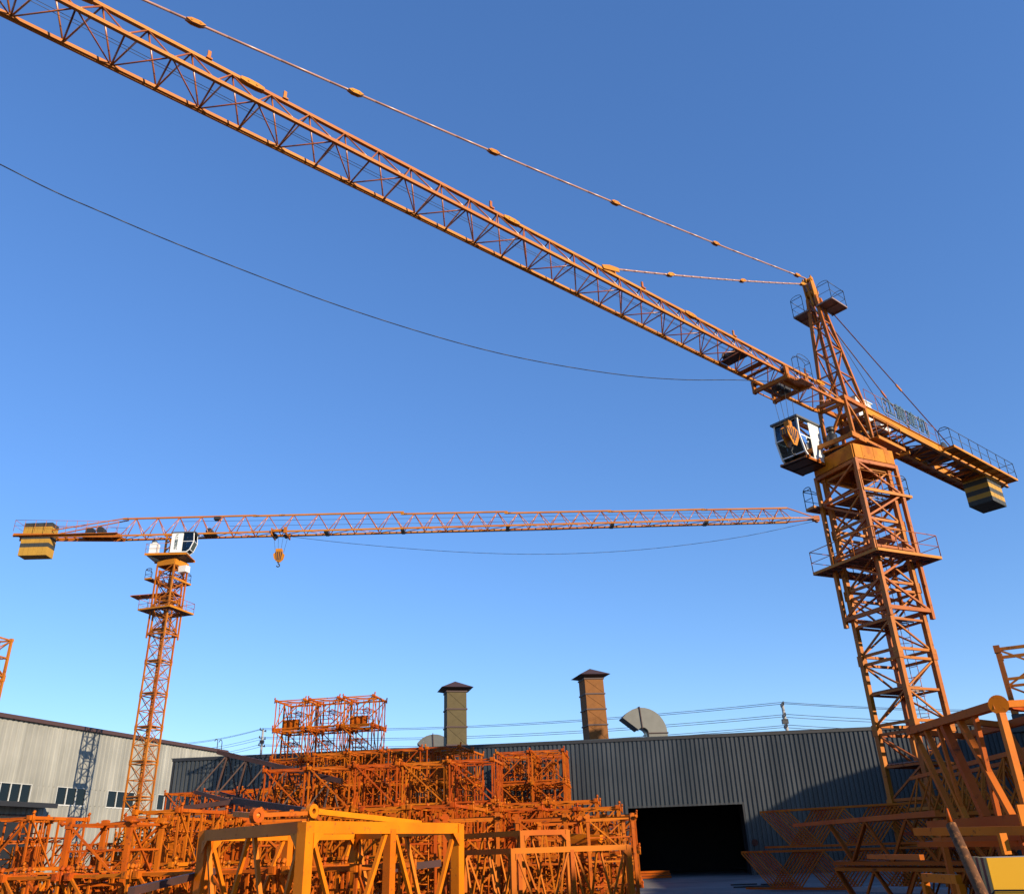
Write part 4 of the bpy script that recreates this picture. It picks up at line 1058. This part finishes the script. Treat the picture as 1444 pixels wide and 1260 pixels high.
# brown jib section (triangular) lying over the pile
def jib_stock(name,label,a,b,W,H,n,mat,r1=.09,r2=.05,flip=1,roll=0):
    a=V(a);b=V(b); d=(b-a); Lg=d.length; d.normalize(); s=d.cross(V((0,0,1))).normalized(); u=s.cross(d)
    if roll: 
        Mr=Matrix.Rotation(roll,3,d); s=Mr@s;u=Mr@u
    o=empty(name,label,'jib section')
    MB().beam(a,b,r1*2,r1*2).build('top_chord',mat,o)
    for sg in(-1,1): MB().beam(a+s*sg*W/2-u*H,b+s*sg*W/2-u*H,r1*1.6,r1*1.6).build('bottom_chord',mat,o)
    l=MB()
    for i in range(n):
        t=a+d*(Lg*(i+.5)/n)
        for sg in(-1,1):
            p=a+d*(Lg*i/n)+s*sg*W/2-u*H; q=a+d*(Lg*(i+1)/n)+s*sg*W/2-u*H
            l.beam(p,t,r2,r2); l.beam(q,t,r2,r2)
        p=a+d*(Lg*i/n)-u*H; l.beam(p-s*W/2,p+s*W/2,r2,r2)
    l.build('lacing',mat,o); return o
jib_stock('jib_section','brown triangular jib section sloping down to the right over the left pile',hz(308,1060,47),hz(482,1101,42),1.6,1.9,6,M['brown'],.10,.06)
o=MB().beam(hz(258,1139,44),hz(337,1129,43),.18,.2).build('metal_bar',M['brown']); tag(o,'dark brown beam rising to the right left of the brown truss foot','metal bar')
o=MB().beam(hz(330,1128,43),hz(428,1142,37),.16,.24).build('metal_bar',M['brown']); tag(o,'dark brown beam sloping down to the right toward the amber eye bar','metal bar')
o=MB().beam(hz(262,1152,42),hz(318,1140,42),.14,.16).build('metal_bar',M['brown']); tag(o,'short dark brown beam just below the longer brown beam','metal bar')
o=MB().beam(hz(185,1256,17),hz(300,1228,20),.12,.12).build('metal_bar',M['brown']); tag(o,'brown bar lying low at the bottom left behind the amber frame','metal bar')
o=MB().beam(hz(540,1226,24),hz(622,1216,24),.14,.16).build('metal_bar',M['brown']); tag(o,'brown beam seen through the right side of the large amber frame','metal bar')
for k,(a,b) in enumerate((((805,1178),(848,1180)),((806,1185),(846,1187)),((804,1193),(845,1195)))):
    o=MB().beam(hz(*a,31),hz(*b,30.5),.22,.15); o=o.build('cross_beam',M['fresh']); tag(o,['top','middle','lowest'][k]+' of three short amber cross beams piled right of centre','metal bar','short amber cross beams')
for lab,a,b,D1,D2,w_,mt in(('long worn orange beam sloping up to the right above the truss panels',(1120,1163),(1322,1146),30,17,.085,'shade_orange'),
    ('level amber beam below the big open frame at the right edge',(1292,1172),(1475,1170),13.5,11.5,.085,'fresh'),
    ('thin brown beam under the level amber beam at the right edge',(1296,1190),(1475,1188),14,12.5,.06,'shade_orange'),
    ('short amber upright standing under the level amber beam',(1412,1174),(1420,1204),11.6,11.6,.07,'fresh'),
    ('thin orange bar beside the mesh guard at bottom right',(1225,1207),(1300,1208),14,11.5,.05,'shade_orange')):
    o=MB().beam(hz(*a,D1),hz(*b,D2),w_,w_*1.1).build('metal_bar',M[mt]); tag(o,lab,'metal bar')
# support for the cross beams
s=MB(); a=hz(825,1210,31); 
for dx in(-.5,.5): s.beam((a.x+dx,a.y,.01),(a.x+dx,a.y,2.05),.12,.12,up=V((1,0,0)))
s.beam((a.x-.6,a.y,2.06),(a.x+.6,a.y,2.06),.14,.14); o=s.build('trestle',M['stack']); tag(o,'orange trestle carrying the short amber cross beams','trestle')

# ---- truss panels stored on edge (right)
def truss_panel(mat,Lg,H,n,name='truss_panel',first=0):
    root=bpy.data.objects.new(name,None); col.objects.link(root)
    for z in(.06,H-.06): MB().beam((0,0,z),(Lg,0,z),.06,.08).build('chord',mat,root)
    l=MB(); p=Lg/n
    for i in range(n):
        x0=i*p
        l.beam((x0,0,H-.1),(x0+p/2,0,.1),.05,.045); l.beam((x0+p/2,0,.1),(x0+p,0,H-.1),.05,.045)
    if first: l.beam((0,0,.1),(0,0,H-.1),.08,.06,up=V((1,0,0)))
    l.build('lacing',mat,root)
    return root
def panel_row(where,origin,d,step,count,Lg,H,n,z,mat,ordw,jz_=0):
    d=V(d).normalized(); pr_=truss_panel(mat,Lg,H,n)
    for k in range(count):
        o=copy_tree(pr_) if k else pr_
        p=V(origin)+V(step)*k; o.location=(p.x,p.y,z); o.rotation_euler=(0,0,math.atan2(d.y,d.x)+R(rnd.uniform(-.4,.4)))
        tag(o,f'orange truss panel on edge, {ordw[k]} one, {where}','truss panel','truss panels stored on edge')
OW=['first','second','third','fourth','fifth','sixth','seventh','eighth','ninth','tenth','eleventh','twelfth','thirteenth','fourteenth']
dd=V((.74,-.67,0))
panel_row('lower row right of doorway',(9.3,40.6,0),dd,(.10,-.13,0),10,9.6,1.5,4,.02,M['shade_orange'],OW)
panel_row('upper row right of doorway',(10.2,40.0,0),dd,(.10,-.13,0),10,9.6,1.5,4,1.56,M['shade_orange'],OW)
pa=hz(1180,1207,28.5); pb=hz(1500,1207,23.5); pd=V((pb.x-pa.x,pb.y-pa.y,0)); pl3=pd.length; pd.normalize(); ps_=V((-pd.y,pd.x,0)); ps_=-ps_ if ps_.x>0 else ps_
for wn_,zz in(('near low row at bottom right',.02),('near upper row at bottom right',1.18)):
    panel_row(wn_,(pa.x,pa.y,0),pd,tuple(ps_*.15+pd*.16),9,pl3,1.14,5,zz,M['shade_orange'],OW)
# high row of stored jib sections behind the big open frame
a=atz(1285,1097,3.3); b=atz(1440,1058,3.3)
d=(b-a).normalized()
for k in range(4):
    off=V((-d.y,d.x,0))*(k*.9) if d.x<0 else V((-d.y,d.x,0))*(k*.9)
    pa=V((a.x,a.y,3.3))+off; pb=pa+d*11
    jib_stock('jib_section',f'worn orange jib section, upper layer behind the big open frame, {OW[k]} from front',pa,pb,1.2,1.4,9,M['shade_orange'],.045,.035)
    jib_stock('jib_section',f'worn orange jib section, lower layer behind the big open frame, {OW[k]} from front',pa-V((0,0,1.75))+d*.3,pb-V((0,0,1.75)),1.2,1.3,9,M['shade_orange'],.045,.035)
# ---- big open frame at the right edge
fr=empty('steel_frame','big open orange frame at the right edge with a round disc at its top corner','steel frame')
TL=atz(1284,1031,3.25); TR=atz(1408,993,3.25); back=V((1.25,.95,0))
BLz=1.95
BR=atz(1440,1150,BLz); BL=atz(1300,1155,BLz); BR=V((TR.x,TR.y,BLz)); BL=V((TL.x,TL.y,BLz))
m=M['shade_orange']
MB().beam(TL,TR,.13,.10).build('top_chord',m,fr); MB().beam(TL+back,TR+back,.11,.10).build('top_chord',m,fr)
MB().beam(BL,BR,.14,.12).build('bottom_chord',m,fr); MB().beam(BL+back,BR+back,.12,.12).build('bottom_chord',m,fr)
MB().beam(TR,TR+V((2.6,-.25,.02)),.06,.08).build('side_rail',M['fresh'],fr); MB().beam(BR,BR+V((2.6,-.25,0)),.10,.13).build('side_rail',M['fresh'],fr)
s=MB(); dv=(CAM-TR).normalized(); s.tube(TR-dv*.03,TR+dv*.03,.115,24); s.build('end_disc',M['fresh'],fr)
MB().beam(TR-V((0,0,.1)),BR,.09,.08,up=V((1,0,0))).build('post',M['fresh'],fr)
s=MB(); s.box(-.14,.14,-.02,.02,-.16,.16,Matrix.Translation(BR+V((0,-.05,0)))); s.build('gusset',M['fresh'],fr)
for (t0,t1,w) in((.42,.62,.14),(.60,.86,.11),(.35,.40,.07),(.20,.42,.09),(.76,.74,.09),(.05,.30,.10)):
    MB().beam(lerp(TL,TR,t0)-V((0,0,.05)),lerp(BL,BR,t1)+V((0,0,.05)),w*.75,w*.6).build('brace',m,fr)
for (t0,t1,w) in((.1,.35,.09),(.5,.75,.10),(.85,.62,.08)):
    MB().beam(lerp(TL,TR,t0)+back-V((0,0,.05)),lerp(BL,BR,t1)+back+V((0,0,.05)),w*.75,w*.6).build('brace',m,fr)
for t in(.0,.5,1.0): MB().beam(lerp(TL,TR,t),lerp(TL,TR,t)+back,.08,.08).build('cross_bar',m,fr); 
for t in(.0,.5,1.0): MB().beam(lerp(BL,BR,t),lerp(BL,BR,t)+back,.08,.08).build('cross_bar',m,fr)
# supports under it
s=MB()
for t in(.1,.9):
    p=lerp(BL,BR,t); s.beam((p.x,p.y,.01),(p.x,p.y,BLz-.07),.07,.07,up=V((1,0,0))); s.beam((p.x+back.x,p.y+back.y,.01),(p.x+back.x,p.y+back.y,BLz-.07),.07,.07,up=V((1,0,0)))
    s.beam((p.x,p.y,BLz-.11),(p.x+back.x,p.y+back.y,BLz-.11),.07,.07)
s.beam(BL+V((0,0,-.19)),BR+V((0,0,-.19)),.06,.06)
o=s.build('trestle',M['shade_orange']); tag(o,'orange trestle frame carrying the big open frame at the right edge','trestle')
# near stub section and mast at right edge
ps=ath(1424,925,31); r=empty('crane_mast','orange mast section standing above black posts at the right edge','crane mast',loc=(15.45,26.1,0))
ms=mast_section('mast_section',r,1.5,2.0,.13,.07,M['crane'],landing=False,lad=False,double=True); turn(ms,R(-30),4.95)
s=MB()
for x,y in((-.6,-.6),(.6,-.6),(.6,.6),(-.6,.6)): s.beam((x,y,.02),(x,y,4.9),.26,.26,up=V((1,0,0)))
s.box(-.85,.85,-.85,.85,4.72,4.94); s.box(-1.1,-.5,-1.0,-.5,4.45,4.7); s.beam((-.6,-.6,1.0),(.6,-.6,4.2),.14,.14); s.beam((-.9,0,3.2),(.9,0,3.2),.3,.2); turn(s.build('pedestal',M['dark'],r),R(-30))
# leaning rusty post
a=ath(1341,1162,8.2); b=ath(1392,1275,7.9)
r=empty('leaning_post','rusty round post with a pointed tip leaning at the bottom right','post')
d=(b-a).normalized(); MB().tube(a,a+d*((a.z)/-d.z),.040,12,.050).build('shaft',M['rust'],r)
MB().tube(a-d*.02,ath(1335,1139,8.2),.022,6,.008).build('tip',M['shade_orange'],r)
# yellow block with hazard striped side
p=ath(1391,1209,9.5)
r=empty('hazard_block','bright yellow block with black striped side at the bottom right corner','counterweight block',loc=(p.x,p.y,0),rz=R(-18))
zt_=p.z
MB().box(0,2.6,0,.05,.01,zt_).build('front_plate',M['yellow'],r)
s=MB()
for k in range(6): s.mat(k%2); s.box(.001,.05,.051+k*.17,.051+(k+1)*.17-.0005,.01,zt_-.003)
s.build('striped_side',[M['tan'],M['black']],r)
s=MB(); s.box(.06,2.59,.06,1.05,.02,zt_-.01); s.build('core',M['concrete'],r)
s=MB(); s.path([(-.03,.9,zt_-.28),(-.03,.4,zt_-.36),(0,-.02,zt_-.26),(.8,-.02,zt_-.27),(2.5,-.02,zt_-.24)],.008,4); s.build('tie_wire',M['rope'],r)
# mesh guard in orange frame
p0=ath(1298,1212,10.8); p1=ath(1346,1212,10.2); p0=V((p0.x,p0.y,0)); p1=V((p1.x,p1.y,0)); zt_=1.42
r=empty('mesh_guard','orange framed expanded-mesh guard panel left of the striped block','guard panel')
MB().beam(p0+V((0,0,zt_)),p1+V((0,0,zt_)),.06,.08).build('top_rail',M['fresh'],r)
for p in(p0,p1): MB().beam(p+V((0,0,.01)),p+V((0,0,zt_-.04)),.07,.06,up=V((1,0,0))).build('upright',M['fresh'],r)
s=MB(); n=26; dx=(p1-p0)
for k in range(-n,n*3):
    for sg in(1,-1):
        t0=k/n; 
        a0=t0; a1=t0+sg*1.0
        # line from (a0, 0) to (a0+sg*3, zt)
        x0,z0,x1,z1=a0,0.05,a0+sg*3.0,zt_-.05
        lo,hi=0.0,1.0
        def clip(x0,z0,x1,z1):
            ts=[0,1]
            dx_=x1-x0
            ta=(0-x0)/dx_; tb=(1-x0)/dx_
            t_0=max(0,min(ta,tb)); t_1=min(1,max(ta,tb))
            if t_1-t_0<.01: return None
            return (x0+dx_*t_0,z0+(z1-z0)*t_0,x0+dx_*t_1,z0+(z1-z0)*t_1)
        c=clip(x0,z0,x1,z1)
        if c: s.tube(p0+dx*c[0]+V((0,0,c[1])),p0+dx*c[2]+V((0,0,c[3])),.004,3,cap=False)
s.build('wire_mesh',M['shade_orange'],r)
# small signal disc by the doorway
a,zz=facade_at(1064,1187); p=Mf@V((a,-.12,zz)); s=MB(); s.tube(p,p+N1*.06,.2,20); o=s.build('wall_sign',M['rust']); tag(o,'small round reddish disc fixed to the dark wall right of the doorway','sign')
# loose bars on the ground by the doorway
for k in range(7):
    p=atz(1050+k*9,1247+rnd.uniform(-2,4),.05); ang=rnd.uniform(-.6,.6); d=V((math.cos(ang),math.sin(ang),0))
    o=MB().beam(p-d*rnd.uniform(.4,1),p+d*rnd.uniform(.4,1),.06,.06).build('scrap_bar',M['dark']); tag(o,'thin dark scrap bar lying on the ground by the truss panels','scrap metal','scrap bars on the ground')
o=MB(); p=atz(918,1236,.1)
for k in range(3): o.beam(V((p.x-1.2,p.y+k*.3-.3,.1+.14*k)),V((p.x+1.2,p.y+k*.3-.5,.1+.14*k)),.12,.12)
o=o.build('plank_pile',M['stack']); tag(o,'low pile of orange bars on the ground beside the doorway','metal bar')

# =================================================================== light, sky, camera
SUN_AZ=R(131); SUN_EL=R(20)
w=bpy.data.worlds.new('World'); scene.world=w; w.use_nodes=True; nt=w.node_tree
bg=nt.nodes['Background']; sky=nt.nodes.new('ShaderNodeTexSky'); sky.sky_type='NISHITA'; sky.sun_disc=False
sky.sun_elevation=SUN_EL; sky.sun_rotation=SUN_AZ; sky.air_density=1.0; sky.dust_density=0; sky.ozone_density=6; sky.altitude=50
gm=nt.nodes.new('ShaderNodeGamma'); gm.inputs[1].default_value=.72
hs=nt.nodes.new('ShaderNodeHueSaturation'); hs.inputs['Saturation'].default_value=1.2; hs.inputs['Value'].default_value=1.5; hs.inputs['Hue'].default_value=.512
nt.links.new(sky.outputs[0],gm.inputs[0]); nt.links.new(gm.outputs[0],hs.inputs['Color']); nt.links.new(hs.outputs[0],bg.inputs[0]); bg.inputs[1].default_value=.12
sd=bpy.data.lights.new('sun','SUN'); sd.energy=5.0; sd.angle=R(.5); sd.color=(1,.85,.64)
so=bpy.data.objects.new('sun',sd); col.objects.link(so)
dirv=V((math.sin(SUN_AZ)*math.cos(SUN_EL),math.cos(SUN_AZ)*math.cos(SUN_EL),math.sin(SUN_EL)))
so.rotation_euler=dirv.to_track_quat('Z','Y').to_euler(); so.location=dirv*50
cd=bpy.data.cameras.new('camera'); co=bpy.data.objects.new('camera',cd); col.objects.link(co)
cd.sensor_fit='HORIZONTAL'; cd.sensor_width=36; cd.lens=36*FPX/1444; cd.clip_end=3000; cd.clip_start=.1
co.matrix_world=Matrix(((RT.x,UP.x,-F_.x,CAM.x),(RT.y,UP.y,-F_.y,CAM.y),(RT.z,UP.z,-F_.z,CAM.z),(0,0,0,1)))
scene.camera=co
scene.view_settings.view_transform='Standard'; scene.view_settings.look='None'; scene.view_settings.exposure=.85; scene.view_settings.gamma=1
scene.cycles.max_bounces=6; scene.cycles.transparent_max_bounces=12
print('sections placed',nplaced,'objects',len(bpy.data.objects))
